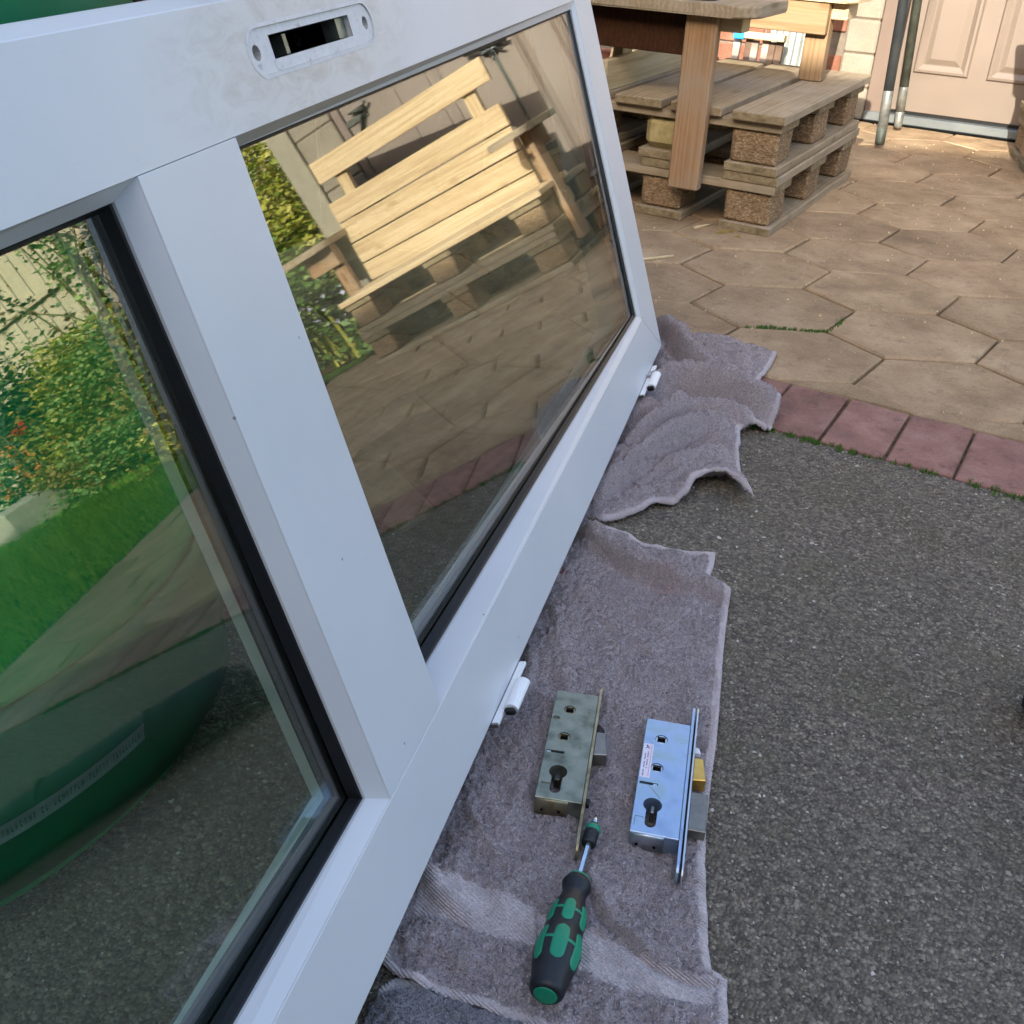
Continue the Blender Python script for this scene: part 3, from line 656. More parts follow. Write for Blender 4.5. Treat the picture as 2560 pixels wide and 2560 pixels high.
V, Fc = joined([([(-.86, 2.50, .002), (-.845, 2.52, .006), (-.835, 2.505, .003), (-.85, 2.488, .002)], [(0, 1, 2, 3)]), ([(-.838, 2.52, .002), (-.825, 2.53, .007), (-.82, 2.515, .003)], [(0, 1, 2)]), ([(-.81, 2.49, .002), (-.80, 2.5, .005), (-.79, 2.49, .002)], [(0, 1, 2)])])
lf = obj('fallen_leaf', mesh('leaf', [(x+.85, y-2.5, z) for x, y, z in V], Fc), M['leaf_brown'], None, PATIO @ T(-.85, 2.5, 0), 'dry brown leaf crumpled at the foot of the pallet corner', 'leaf')
# two grey poles leaning at the door frame
def pole(px, r, b0, b1, label, mat, endl):
    p0, p1 = Vector(b0), Vector(b1); d = (p1-p0); L_ = d.length; t = thing('metal_pole', PATIO @ frame(p0, *axes(d)), label, 'pole', 'poles leaning at the garage door')
    obj('shaft', lathe([(endl+.001, r), (L_, r)], 20), M[mat], t)
    obj('sleeve', lathe([(.055, r*.98), (endl, r*1.03), (endl+.002, r*1.0)], 20), M['pole_end'], t)
    obj('rubber_foot', lathe([(0, r*.55), (.004, r*.85), (.012, r*.96), (.054, r*1.02), (.056, r*.9)], 20), M['pole_d'] if mat == 'pole' else M['pole_end'], t)
    return t
def axes(d):
    x = Vector(d).normalized(); y = Vector((0, 0, 1)).cross(x)
    y = y.normalized() if y.length > 1e-4 else Vector((0, 1, 0)); return x, y, x.cross(y)
pole(0, .0165, (-.766, 3.741, .012), (-.915, 4.12, 1.62), 'thick shiny grey pole with a black foot, nearer of the two leaning at the door', 'pole', .165)
pole(0, .0150, (-.786, 4.085, .010), (-.895, 4.135, 1.62), 'dull dark pole with a worn pale end, behind the shiny pole', 'pole_d', .135)
# picket panel with a blue taped rail end, leaning on the brick wall
pk = thing('picket_panel', PF(-1.335, 3.93, -.0), 'leaning panel of worn grey and brown pickets with a blue taped rail', 'fence panel')
lean = Matrix.Rotation(R(-8), 4, 'X')
for i, (x, m_) in enumerate(((-.045, 'w_picket'), (.0, 'w_brown'), (.022, 'w_picket'), (.062, 'w_picket'), (.085, 'w_brown'), (.112, 'w_brown'))):
    o = box('picket', x-.013, x+.013, -.01, .008, .002, .262+.004*(i % 2), M[m_], pk, .002, long='z'); o.matrix_basis = lean @ o.matrix_basis
o = box('rail', -.012, .135, -.045, -.012, .264, .287, M['w_pale'], pk, .002); o.matrix_basis = lean @ o.matrix_basis
o = box('tape', -.052, -.0115, -.046, -.011, .260, .289, M['blue'], pk, .003); o.matrix_basis = lean @ o.matrix_basis
# corrugated sheets
sh = thing('corrugated_sheet', PF(-1.225, 4.02), 'grey corrugated metal sheet leaning between the pickets and the pier', 'metal sheet')
n_ = 60; V, Fc = [], []
for i in range(n_+1):
    x = -.075+.15*i/n_; y = .006*math.copysign(min(1, abs(math.sin(x*130))*1.8), math.sin(x*130))
    V += [(x, y, .001), (x, y+.10, .62), (x, y+.002, .001), (x, y+.102, .62)]
for i in range(n_):
    a = 4*i; Fc += [(a, a+4, a+5, a+1), (a+2, a+3, a+7, a+6), (a+1, a+5, a+7, a+3), (a, a+2, a+6, a+4)]
obj('sheet', mesh('sheet', V, Fc), M['galv'], sh)
# dark board between the rear arm and the pier
bd = box_me(.012, .30, .95, .002); o = obj('dark_board', bd, M['bindark'], None, PF(-1.055, 3.98, .477, R(15)) @ Matrix.Rotation(R(5), 4, 'Y') , 'dark narrow board standing edge on between the bench and the pier', 'board')
o.data.materials.clear(); o.data.materials.append(M['pole_d'])
# pale timber frame far left with canes
fr = thing('timber_frame', PF(-1.79, 3.93), 'pale timber frame standing behind the bench back, left of the pickets', 'frame')
box('top_board', -.34, .05, -.03, .03, .188, .214, M['w_grey'], fr, .002)
box('post', -.005, .045, -.025, .025, 0, .187, M['w_pale'], fr, .002, long='z')
box('post', -.335, -.285, -.025, .025, 0, .187, M['w_pale'], fr, .002, long='z')
o = box('block', -.16, -.10, .04, .10, 0, .16, M['brick'], fr, .003)
stick('garden_cane', [(-1.86, 3.87, .003), (-1.84, 3.93, .30), (-1.82, 4.2, .62)], .005, 'thin yellow cane leaning on the brick wall at the timber frame', 'w_new')
stick('garden_cane', [(-1.60, 3.90, .003), (-1.57, 3.98, .30), (-1.54, 4.2, .62)], .005, 'thin yellow cane leaning on the brick wall behind the front arm', 'w_new')
# black tool roll at the right edge of the picture
bt = thing('tool_roll', PF(.068, 1.052, 0, R(-24)), 'black cloth tool roll, its rounded end showing at the right edge on the asphalt', 'tool roll')
V, Fc = [], []
prof = [(0, .018, .03), (.004, .032, .048), (.014, .044, .066), (.04, .050, .078), (.12, .052, .084), (.25, .052, .084), (.38, .052, .082), (.46, .048, .074), (.49, .036, .056), (.50, .02, .03)]
for x, w, h in prof:
    for k_ in range(24):
        a = 2*math.pi*k_/24; ca_, sa = math.cos(a), math.sin(a); V.append((x, w*math.copysign(abs(ca_)**.8, ca_), h*.5*(1+math.copysign(abs(sa)**.85, sa))+.001))
for i in range(len(prof)-1):
    for k_ in range(24): Fc.append((i*24+k_, i*24+(k_+1) % 24, (i+1)*24+(k_+1) % 24, (i+1)*24+k_))
Fc += [tuple(range(23, -1, -1)), tuple(range(24*(len(prof)-1), 24*len(prof)))]
obj('body', mesh('body', V, Fc, True), M['bag'], bt)
for x in (.16, .34):
    pts = [(x, .054*math.cos(t), .043+.0435*math.sin(t)) for t in [i/16*math.pi*1.1-.15 for i in range(17)]]
    tube('strap', pts, .004, M['rubber'], bt, 6)
# ================================================================== the white door lying on its side
YAW, LEAN = R(15.2155), R(17.4751)
DL = Vector((math.sin(YAW), math.cos(YAW), 0)); NH = Vector((math.cos(YAW), -math.sin(YAW), 0))
DN = NH*math.cos(LEAN)+EZ*math.sin(LEAN); DS = -NH*math.sin(LEAN)+EZ*math.cos(LEAN)
DG = Vector((.2677, 1.8255, .012)); DO = Vector((.2506, 1.7087, .060))     # ground line under the door, and its propped far corner
door = thing('door', frame(DO, DL*.936, DS*.936, DN*.936), 'white two pane door lying on its side on towels, leaning back on the green bin', 'door')
SN, SE, T1, T2, TT = -1.95, -1.85, .0888, .6048, .691     # s: along the door (0 = far end), t: across it
SF, SR, SL = -.1027, -1.1399, -1.2620
DEP = -.078
def poly_mesh(parts, bev=.0009):
    bm = bmesh.new()
    for poly, z0, z1 in parts:
        a = [bm.verts.new((x, y, z0)) for x, y in poly]; b = [bm.verts.new((x, y, z1)) for x, y in poly]; n_ = len(poly)
        bm.faces.new(a[::-1]); bm.faces.new(b)
        for i in range(n_): bm.faces.new((a[i], a[(i+1) % n_], b[(i+1) % n_], b[i]))
    bmesh.ops.recalc_face_normals(bm, faces=bm.faces[:])
    if bev: bmesh.ops.bevel(bm, geom=bm.edges[:], offset=bev, segments=2, affect='EDGES', profile=.5)
    return bm2me(bm, 'profile')
e_ = .0003
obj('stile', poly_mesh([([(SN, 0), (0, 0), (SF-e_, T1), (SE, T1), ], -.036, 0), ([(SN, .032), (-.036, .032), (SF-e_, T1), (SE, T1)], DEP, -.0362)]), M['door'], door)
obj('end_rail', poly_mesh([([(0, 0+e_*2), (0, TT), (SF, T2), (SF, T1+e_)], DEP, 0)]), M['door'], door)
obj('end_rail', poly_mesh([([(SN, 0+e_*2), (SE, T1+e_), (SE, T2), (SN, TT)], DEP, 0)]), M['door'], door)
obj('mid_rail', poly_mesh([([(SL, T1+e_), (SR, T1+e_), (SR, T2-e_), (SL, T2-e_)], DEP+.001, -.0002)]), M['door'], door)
# upper stile: profile swept along s, mitred at both ends
prof = [(T2, 0), (TT-.001, 0), (TT, -.0006), (.6995, -.0115), (.7005, -.014), (.7005, -.034), (.699, -.036), (.688, -.0365), (.688, DEP), (T2, DEP)]
V = []
for t, o in prof:
    f = min(1, max(0, (t-T2)/(TT-T2))); V += [(SE+(SN-SE)*f, t, o), (SF+(0-SF)*f, t, o)]
n_ = len(prof); Fc = [tuple(2*i for i in range(n_)), tuple(2*i+1 for i in range(n_-1, -1, -1))]+[(2*i, 2*i+1, 2*((i+1) % n_)+1, 2*((i+1) % n_)) for i in range(n_)]
bm = bmesh.new(); bm.from_mesh(mesh('st', V, Fc)); me = bm2me(bm, 'upper_stile')
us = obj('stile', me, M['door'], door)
SC, TC_ = -.9685, .6525
cut(us, [prism(capsule(SC, TC_, .229, .0165), -.0016, .01), prism(rect(-1.047, -.899, .645, .6625), -.060, .01),
         prism(circle(-1.0715, TC_, .0058), -.03, .01), prism(circle(-.8675, TC_, .0056), -.03, .01)])
sc_ = obj('lock_cutout', prism(capsule(SC, TC_, .2285, .0162), -.0028, -.0012, 0), M['door_dirty'], door, label='scraped grey patch with the lock slot')
cut(sc_, [prism(rect(-1.047, -.899, .645, .6625), -.060, .01), prism(circle(-1.0715, TC_, .0058), -.03, .01), prism(circle(-.8675, TC_, .0056), -.03, .01)])
# worn ring left by the old handle plate
c0, c1 = capsule(SC, TC_, .235, .0195, 14), capsule(SC, TC_, .229, .0166, 14)
V = [(x, y, .0002) for x, y in c0]+[(x, y, .0003) for x, y in c1]; n_ = len(c0)
o = obj('plate_mark', mesh('ring', V, [(i, (i+1) % n_, n_+(i+1) % n_, n_+i) for i in range(n_)]), M['door_dirty'], sc_)
# black inside of the pocket, a bracket and a ring seen in it
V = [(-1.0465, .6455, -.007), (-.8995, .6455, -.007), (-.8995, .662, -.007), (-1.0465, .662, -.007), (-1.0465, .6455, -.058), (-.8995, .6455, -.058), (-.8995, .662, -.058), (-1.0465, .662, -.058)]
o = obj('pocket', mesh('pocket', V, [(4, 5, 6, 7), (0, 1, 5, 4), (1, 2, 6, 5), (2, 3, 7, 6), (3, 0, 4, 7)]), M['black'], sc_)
obj('bracket', poly_mesh([(rect(-1.006, -1.000, .646, .661), -.035, -.012), (rect(-1.0, -.992, .646, .661), -.036, -.033)], 0), M['zinc_old'], sc_)
obj('hole_ring', lathe([(-.0, .0045), (.002, .0045), (.002, .0034), (0, .0034)], 18, 'ring', caps=False), M['dark_steel'], sc_, T(-.966, .654, -.02) @ Matrix.Rotation(R(90), 4, 'Y'))
obj('strip', poly_mesh([(rect(-.917, -.900, .6458, .6618), -.02, -.006)], 0), M['zinc_old'], sc_)
# panes with beads, gaskets, spacer bars
TILT = R(-1.95); TIP = .25
def pane(s0, s1, label, zf, kb, ga, gr_):
    wd = s1-s0; ct, stn = math.cos(TILT), math.sin(TILT)
    zat = lambda s: zf+(s-s1)*(-stn)          # front surface of the pane
    gx = frame(Vector((s1-wd/2, (T1+T2)/2, zat(s1-wd/2)-.002)), Vector((ct, 0, -stn)), Vector((0, 1, 0)), Vector((stn, 0, ct))) @ Matrix.Rotation(R(TIP), 4, 'X')
    gp = obj('glass_pane', box_me(wd+.012, T2-T1+.012, .004, 0).copy(), ga, door, gx, label=label)
    g2 = obj('glass_pane', box_me(wd+.012, T2-T1+.012, .0041, 0).copy(), gr_, door, gx @ T(0, 0, -.0155), label='rear sheet of the same unit')
    # spacer bar between the two sheets
    hw, hh = wd/2+.006, (T2-T1)/2+.006; q = .0205
    V = []
    for z in (-.0025, -.0132):
        for d in (0, q): V += [(-hw+d, -hh+d, z), (hw-d, -hh+d, z), (hw-d, hh-d, z), (-hw+d, hh-d, z)]
    Fc = []
    for i in range(4): j = (i+1) % 4; Fc += [(i, j, 4+j, 4+i), (8+i, 12+i, 12+j, 8+j), (4+i, 4+j, 12+j, 12+i)]
    obj('spacer_bar', mesh('spacer', V, Fc), M['spacer'], gp)
    R0 = [(s0, T1), (s1, T1), (s1, T2), (s0, T2)]; ins = lambda d: [(s0+d, T1+d), (s1-d, T1+d), (s1-d, T2-d), (s0+d, T2-d)]
    a, b = ins(.0002), ins(.0105); bz = lambda x: max(zf+.0055, -.0158)+kb*(zat(x)-zf)
    for i in range(4):
        j = (i+1) % 4
        V = [(*a[i], -.0012), (*a[j], -.0012), (*b[j], bz(b[j][0])), (*b[i], bz(b[i][0])), (a[i][0], a[i][1], bz(a[i][0])-.004), (a[j][0], a[j][1], bz(a[j][0])-.004), (*b[j], bz(b[j][0])-.003), (*b[i], bz(b[i][0])-.003)]
        bm = bmesh.new(); bm.from_mesh(mesh('bead', V, [(0, 1, 2, 3), (7, 6, 5, 4), (3, 2, 6, 7), (0, 4, 5, 1), (1, 5, 6, 2), (0, 3, 7, 4)]))
        obj('glazing_bead', bm2me(bm, 'bead'), M['door'], door)
    b2, c_ = ins(.0098), ins(.0152)
    V = [(x, y, bz(x)-.0018) for x, y in b2]+[(x, y, bz(x)-.0035) for x, y in ins(.0118)]+[(x, y, zat(x)+.0003) for x, y in c_]
    Fc = []
    for k_ in (0, 4):
        for i in range(4): j = (i+1) % 4; Fc.append((k_+i, k_+j, k_+4+j, k_+4+i))
    obj('gasket', mesh('gasket', V, Fc), M['rubber'], door)
    c2 = ins(.0180)
    V = [(x, y, zat(x)-.0205) for x, y in c2]+[(x, y, zat(x)-.0205) for x, y in ins(.0)]+[(x, y, zat(x)-.024) for x, y in ins(.0)]
    Fc = [(i, (i+1) % 4, 4+(i+1) % 4, 4+i) for i in range(4)]
    obj('gasket', mesh('gasket', V, Fc), M['rubber'], door)
    return gp
pane(SR, SF, 'pane mirroring the blond bench', -.0105, .72, M['glass'], M['glass_rear']); pane(SE, SL, 'pane mirroring the garden', -.0280, .5, M['glass_clear'], M['glass_clear_rear'])
# white hinges along the lower edge
def hinge(s1, L_):
    h = obj('hinge', poly_mesh([(rect(s1-L_, s1-.001, -.0035, .0005), .0005, .0085)], .0008), M['white_plastic'], door)
    x0, x1 = s1-L_*.80, s1-L_*.36; V, Fc = [], []
    for x in (x0, x1):
        for i in range(11):
            a = math.pi*(1.0-i/10*1.15)
            V.append((x, -.0005+.0075*math.sin(a)*1.0, .0155-.0085*math.cos(a)*-1*-1))
    for i in range(10): Fc.append((i, i+1, 12+i, 11+i))
    Fc += [tuple(range(10, -1, -1)), tuple(range(11, 22))]
    bm = bmesh.new(); bm.from_mesh(mesh('kn', V, Fc)); obj('knuckle', bm2me(bm, 'knuckle'), M['white_plastic'], h)
    obj('pin_end', prism(rect(x0-.006, x0-.0005, -.004, .005), .010, .022, .002), M['rubber'], h)
    obj('cap', poly_mesh([(rect(s1-L_-.003, s1-L_-.0002, -.004, .0006), -.006, .008)], .0005), M['steel'], h)
hinge(-.958, .104); hinge(-.100, .130)
# ================================================================== round green bin behind the door
cb = DG+DL*(-1.22)+NH*(-.66); cb.z = 0
gb = thing('garden_bin', frame(cb, DL, NH, EZ), 'big round green plastic garden bin standing behind the white door', 'bin')
bprof = [(0.0, .372), (.012, .386), (.03, .390), (.10, .388), (.118, .392), (.132, .392), (.15, .386), (.30, .381), (.315, .385), (.33, .385), (.345, .380), (.50, .373), (.90, .360)]
me = lathe(bprof, 72, 'bin'); obj('body', me, M['binplastic'], gb, Matrix.Rotation(R(-90), 4, 'Y') )
lid = lathe([(.897, .372), (.905, .378), (.925, .376), (.95, .33), (.965, .20), (.968, .0005)], 72, 'lid'); obj('lid', lid, M['binlid'], gb, Matrix.Rotation(R(-90), 4, 'Y'))
darker_band = lathe([(.555, .3715), (.558, .379), (.66, .3835), (.70, .381), (.895, .366), (.896, .362)], 72, 'darker_band', caps=False); obj('darker_band', darker_band, M['binlid'], gb, Matrix.Rotation(R(-90), 4, 'Y'))  # added sleeve: upper wall coloured darker to offset the sky light there
def rad(z):
    for (z0, r0), (z1, r1) in zip(bprof, bprof[1:]):
        if z0 <= z <= z1: return r0+(r1-r0)*(z-z0)/(z1-z0)
    return .36
def patch(a0, a1, z0, z1, off, na=24, nz=6):
    V, Fc = [], []
    for i in range(na+1):
        for j in range(nz+1):
            a = a0+(a1-a0)*i/na; z = z0+(z1-z0)*j/nz; r = rad(z)+off; V.append((r*math.sin(a), r*math.cos(a), z))
    for i in range(na):
        for j in range(nz): p = i*(nz+1)+j; Fc.append((p, p+nz+1, p+nz+2, p+1))
    me = mesh('patch', V, Fc, True); return me
ht = patch(-.62, .36, .035, .205, .005); o = obj('hatch', ht, M['bindark'], gb)
md = o.modifiers.new('s', 'SOLIDIFY'); md.thickness = .006; md.offset = -1
lb = obj('label', patch(-.46, -.10, .092, .112, .0130), M['stickerlite'], gb)
parts = []
for i in range(38):       # the strip carries a row of small letters, too far gone to read
    if i in (8, 11, 20, 27): continue
    a = -.452+.0092*i; wv = random.uniform(.0035, .0058); bars = random.choice((((0, 0, .28, 1), (.28, .75, 1, 1), (.28, .0, 1, .25)), ((0, 0, .3, 1), (.7, 0, 1, 1), (.3, .4, .7, .6)), ((.35, 0, .65, 1), (0, .78, 1, 1)), ((0, 0, .3, 1), (.3, 0, 1, .22)), ((0, 0, .28, 1), (.28, .78, .8, 1), (.28, .42, .8, .6), (.72, 0, 1, .4))))
    for (u0, v0, u1, v1) in bars:
        pts_ = []
        for (uu, vv) in ((u0, v0), (u1, v0), (u1, v1), (u0, v1)):
            aa = a+wv*uu; z = .0978+.0078*vv; r = rad(z)+.0134; pts_.append((r*math.sin(aa), r*math.cos(aa), z))
        parts.append((pts_, [(0, 1, 2, 3)]))
V, Fc = joined(parts); obj('lettering', mesh('lettering', V, Fc), M['bindark'], lb)
# ================================================================== towels
def inside(px, py, poly):
    P_ = np.array(poly); res = np.zeros(px.shape, bool); n_ = len(P_)
    for i in range(n_):
        x0, y0 = P_[i]; x1, y1 = P_[(i+1) % n_]
        if y0 == y1: continue
        c = ((y0 > py) != (y1 > py)) & (px < (x1-x0)*(py-y0)/(y1-y0)+x0); res ^= c
    return res
def segd(px, py, pts, closed=False):
    best = np.full(px.shape, 9.0); bx = px.copy(); by = py.copy(); tt = np.zeros(px.shape); sgn = np.zeros(px.shape); n_ = len(pts)
    for i in range(n_ if closed else n_-1):
        x0, y0 = pts[i]; x1, y1 = pts[(i+1) % n_]; dx, dy = x1-x0, y1-y0; L2 = dx*dx+dy*dy+1e-12
        t = np.clip(((px-x0)*dx+(py-y0)*dy)/L2, 0, 1); qx, qy = x0+t*dx, y0+t*dy; d = np.hypot(px-qx, py-qy); m = d < best
        best[m] = d[m]; bx[m] = qx[m]; by[m] = qy[m]; tt[m] = ((i+t)/max(1, n_-1))[m]; sgn[m] = np.sign((px-x0)*dy-(py-y0)*dx)[m]
    return best, bx, by, tt, sgn
def smooth_noise(shape, k_):
    a = rng.normal(0, 1, shape)
    for _ in range(k_):
        a = (a+np.roll(a, 1, 0)+np.roll(a, -1, 0)+np.roll(a, 1, 1)+np.roll(a, -1, 1))/5
    return a/a.std()
def cat(pts, n_=6):           # smooth a polyline
    P_ = [np.array(p, float) for p in pts]; out = []
    for i in range(len(P_)-1):
        p0, p1, p2, p3 = P_[max(i-1, 0)], P_[i], P_[i+1], P_[min(i+2, len(P_)-1)]
        for k_ in range(n_):
            t = k_/n_; out.append(tuple(.5*((2*p1)+(-p0+p2)*t+(2*p0-5*p1+4*p2-p3)*t*t+(-p0+3*p1-3*p2+p3)*t**3)))
    out.append(tuple(P_[-1])); return out
def towel(name, outline, ridges, res, mat, label, hem=None, bands=(), z0=.006, terry=.0017, stains=(), crumple=.002, lifts=(), hs=1.4, pile=0, base=0.0, creases=()):
    P_ = np.array(outline); x0, y0 = P_.min(0)-.01; x1, y1 = P_.max(0)+.01
    nx, ny = int((x1-x0)/res), int((y1-y0)/res)
    gx, gy = np.meshgrid(x0+res*np.arange(nx), y0+res*np.arange(ny), indexing='ij')
    ins = inside(gx, gy, outline); d, bx, by, _, _ = segd(gx, gy, outline, True)
    use = ins | (d < res*.72); snap = ~ins & use
    edge = np.where(ins, d, 0.0)
    X = np.where(snap, bx, gx); Y = np.where(snap, by, gy)
    # distance in front of the lower edge of the door
    fd = (X-DG.x)*NH.x+(Y-DG.y)*NH.y; beyond = ((X-DG.x)*DL.x+(Y-DG.y)*DL.y) > .004
    fr_ = np.clip((fd+.05)/.05, 0, 1); fr_ = fr_*fr_*(3-2*fr_); fr_ = np.where(beyond, 1, fr_)
    Z = z0+base*np.clip(edge/.022, 0, 1)**.6+crumple*smooth_noise(X.shape, 60)*fr_*.6
    Rg = np.zeros(X.shape)
    for pts, h, w, skew in ridges:
        dd, _, _, t, sg = segd(X, Y, cat(pts)); prof = np.clip(np.sin(np.pi*np.clip(t*.86+.1, 0, 1)), .25, 1)**.5
        ww = np.where(sg > 0, w*(1+skew), w*(1-skew)); val = h*hs*prof*(.78*np.sqrt(np.clip(1-(dd/ww)**2, 0, 1))+.22*np.exp(-(dd/(1.7*ww))**2))*np.where(h > 0, fr_*.92+.08, fr_)
        if h > 0: Rg = np.maximum(Rg, val)+.30*np.minimum(Rg, val)
        else: Z += val
    Z += Rg
    for pts, dp, w in creases:
        dd, _, _, t, sg = segd(X, Y, cat(pts)); Z -= dp*np.clip(np.sin(np.pi*np.clip(t*.9+.05, 0, 1))*1.6, 0, 1)*np.exp(-(dd/w)**2)
    hm = np.zeros(X.shape)
    if hem is not None:
        hd = np.minimum.reduce([segd(X, Y, q)[0] for q in hem]); hm = np.clip((.0085-hd)/.002, 0, 1); Z += .0012*np.clip((.004-np.abs(hd-.004))/.004, 0, 1)
    bn = np.zeros(X.shape)
    for b in bands: bn = np.maximum(bn, inside(X, Y, b).astype(float))
    for pts, h, w in lifts: Z += h*np.exp(-(segd(X, Y, pts)[0]/w)**2)
    micro = smooth_noise(X.shape, 1)*.75+smooth_noise(X.shape, 3)*.6
    Z += terry*micro*(1-np.maximum(hm, bn)*.85)*(.35+.65*fr_)
    Z = np.maximum(Z, .0045)
    Z = np.where((fd < -.012) & ~beyond, np.minimum(Z, .034), Z)
    idx = -np.ones(X.shape, int); q = use[:-1, :-1] & use[1:, :-1] & use[1:, 1:] & use[:-1, 1:]
    cnt = np.zeros(X.shape, bool)
    for a, b in ((0, 0), (1, 0), (1, 1), (0, 1)): cnt[a:a+q.shape[0], b:b+q.shape[1]] |= q
    idx[cnt] = np.arange(cnt.sum()); V = np.stack([X[cnt], Y[cnt], Z[cnt]], -1)
    ii, jj = np.nonzero(q); Fc = np.stack([idx[ii, jj], idx[ii+1, jj], idx[ii+1, jj+1], idx[ii, jj+1]], -1)
    c = Vector((float(P_[:, 0].mean()), float(P_[:, 1].mean()), 0)); V -= np.array(c)
    me = bpy.data.meshes.new(name); me.vertices.add(len(V)); me.vertices.foreach_set('co', V.ravel()); me.loops.add(Fc.size); me.loops.foreach_set('vertex_index', Fc.ravel().astype(np.int32))
    me.polygons.add(len(Fc)); me.polygons.foreach_set('loop_start', np.arange(0, Fc.size, 4, dtype=np.int32)); me.update(calc_edges=True)
    me.polygons.foreach_set('use_smooth', [True]*len(Fc))
    st = np.zeros(X.shape)
    for (sx, sy, sr, sa) in stains: st = np.maximum(st, sa*np.exp(-((X-sx)**2+(Y-sy)**2)/sr**2)*np.clip(.7+.5*smooth_noise(X.shape, 2), 0, 1.2))
    for nm, arr in (('hem', hm), ('band', bn), ('stain', np.clip(st, 0, 1))):
        at = me.attributes.new(nm, 'FLOAT', 'POINT'); at.data.foreach_set('value', arr[cnt].astype(np.float32))
    o = obj(name, me, mat, None, Matrix.Translation(c), label, 'towel')
    md = o.modifiers.new('s', 'SOLIDIFY'); md.thickness = .0034; md.offset = -1
    if pile:
        k_ = rng.integers(0, len(V), pile); ok_ = (np.maximum(hm, bn)[cnt][k_] < .3); k_ = k_[ok_]; n_ = len(k_)
        P0 = V[k_]+np.stack([rng.normal(0, res*.5, n_), rng.normal(0, res*.5, n_), np.full(n_, -.0006)], -1)
        d_ = rng.normal(0, 1, (n_, 3)); d_[:, 2] = np.abs(d_[:, 2])*.45+.25; d_ /= np.linalg.norm(d_, axis=1)[:, None]
        s_ = np.cross(d_, rng.normal(0, 1, (n_, 3))); s_ /= np.linalg.norm(s_, axis=1)[:, None]
        L_ = rng.uniform(.0018, .0034, n_)[:, None]; w_ = .00042
        Q = np.stack([P0-s_*w_, P0+s_*w_, P0+d_*L_*.7+s_*w_*1.1, P0+d_*L_+s_*.0008-d_[:, [1, 0, 2]]*.0006], 1).reshape(-1, 3)
        F4 = np.arange(n_*4).reshape(-1, 4); m2 = npm('pile', Q, F4)
        for nm, arr in (('hem', 0), ('band', 0)): m2.attributes.new(nm, 'FLOAT', 'POINT')
        at = m2.attributes.new('stain', 'FLOAT', 'POINT'); at.data.foreach_set('value', np.repeat(np.clip(st, 0, 1)[cnt][k_], 4).astype(np.float32))
        obj('pile', m2, M['pile'] if mat != M['towel3'] else M['pile3'], o, kind='stuff')
    return o
def npm(name, V, Fc):
    me = bpy.data.meshes.new(name); me.vertices.add(len(V)); me.vertices.foreach_set('co', np.ascontiguousarray(V).ravel()); me.loops.add(Fc.size); me.loops.foreach_set('vertex_index', Fc.ravel().astype(np.int32))
    me.polygons.add(len(Fc)); me.polygons.foreach_set('loop_start', np.arange(0, Fc.size, Fc.shape[1], dtype=np.int32)); me.update(calc_edges=True); return me
NEAR = [(0.0846, 1.2112), (0.1004, 1.2097), (0.12, 1.1977), (0.1411, 1.1926), (0.1581, 1.1807), (0.1778, 1.1628), (0.2218, 1.1496), (0.2699, 1.142), (0.2631, 1.1134), (0.2524, 1.081), (0.2603, 1.0668), (0.268, 1.0528), (0.2709, 1.0376), (0.262, 0.9969), (0.2506, 0.9466), (0.2378, 0.8818), (0.2194, 0.7912), (0.2051, 0.7325), (0.1936, 0.6792), (0.186, 0.6305), (0.1817, 0.5859), (0.178, 0.5498), (0.1782, 0.5304), (0.189, 0.5224), (0.1855, 0.5029), (0.1784, 0.4396), (0.11, 0.4326), (0.031, 0.4776), (0.0023, 0.4868), (-0.0312, 0.4978), (-0.0568, 0.5066), (-0.0744, 0.5142), (-0.0876, 0.5254), (-0.0899, 0.5374), (-0.125, 0.545), (-0.14, 0.60), (-0.06, 0.88), (.03, 1.20)]
nr = [([(0.0869, 1.1841), (0.1106, 1.1598), (0.1392, 1.1182), (0.1669, 1.0846), (0.2049, 1.0677), (0.2423, 1.0524), (0.267, 1.0354)], .020, .015, -.25),
      ([(.10, 1.135), (.13, 1.095), (.16, 1.062), (.20, 1.05)], -.004, .010, 0),
      ([(0.0563, 1.0155), (0.0644, 0.945), (0.0715, 0.8721), (0.0736, 0.8467)], .006, .012, .2),
      ([(0.0828, 0.6083), (0.097, 0.5765), (0.1173, 0.5519), (0.1414, 0.5334), (0.1738, 0.5206)], .009, .009, -.3),
      ([(0.0066, 0.8262), (0.0202, 0.8518), (0.0284, 0.887), (0.030, 0.92)], .010, .008, 0), ([(0.045, .86), (.05, .80), (.045, .74)], .004, .008, 0),
      ([(-0.0311, 0.7128), (-0.0186, 0.6618), (0.0112, 0.6274), (0.067, 0.6187)], .007, .010, .3), ([(-0.0633, 0.6236), (-0.0468, 0.5908), (-0.023, 0.5707)], .006, .009, 0),
      ([(.11, 1.0), (.15, .95), (.19, .93)], .003, .012, 0), ([(.215, 1.07), (.20, 1.11), (.215, 1.14)], .004, .012, 0), ([(.10, .99), (.11, .93), (.105, .87)], .0025, .008, 0),
      ([(.01, .66), (.02, .71), (.05, .745)], .003, .007, 0), ([(-.05, .56), (-.02, .53), (.03, .51)], .004, .012, 0)]
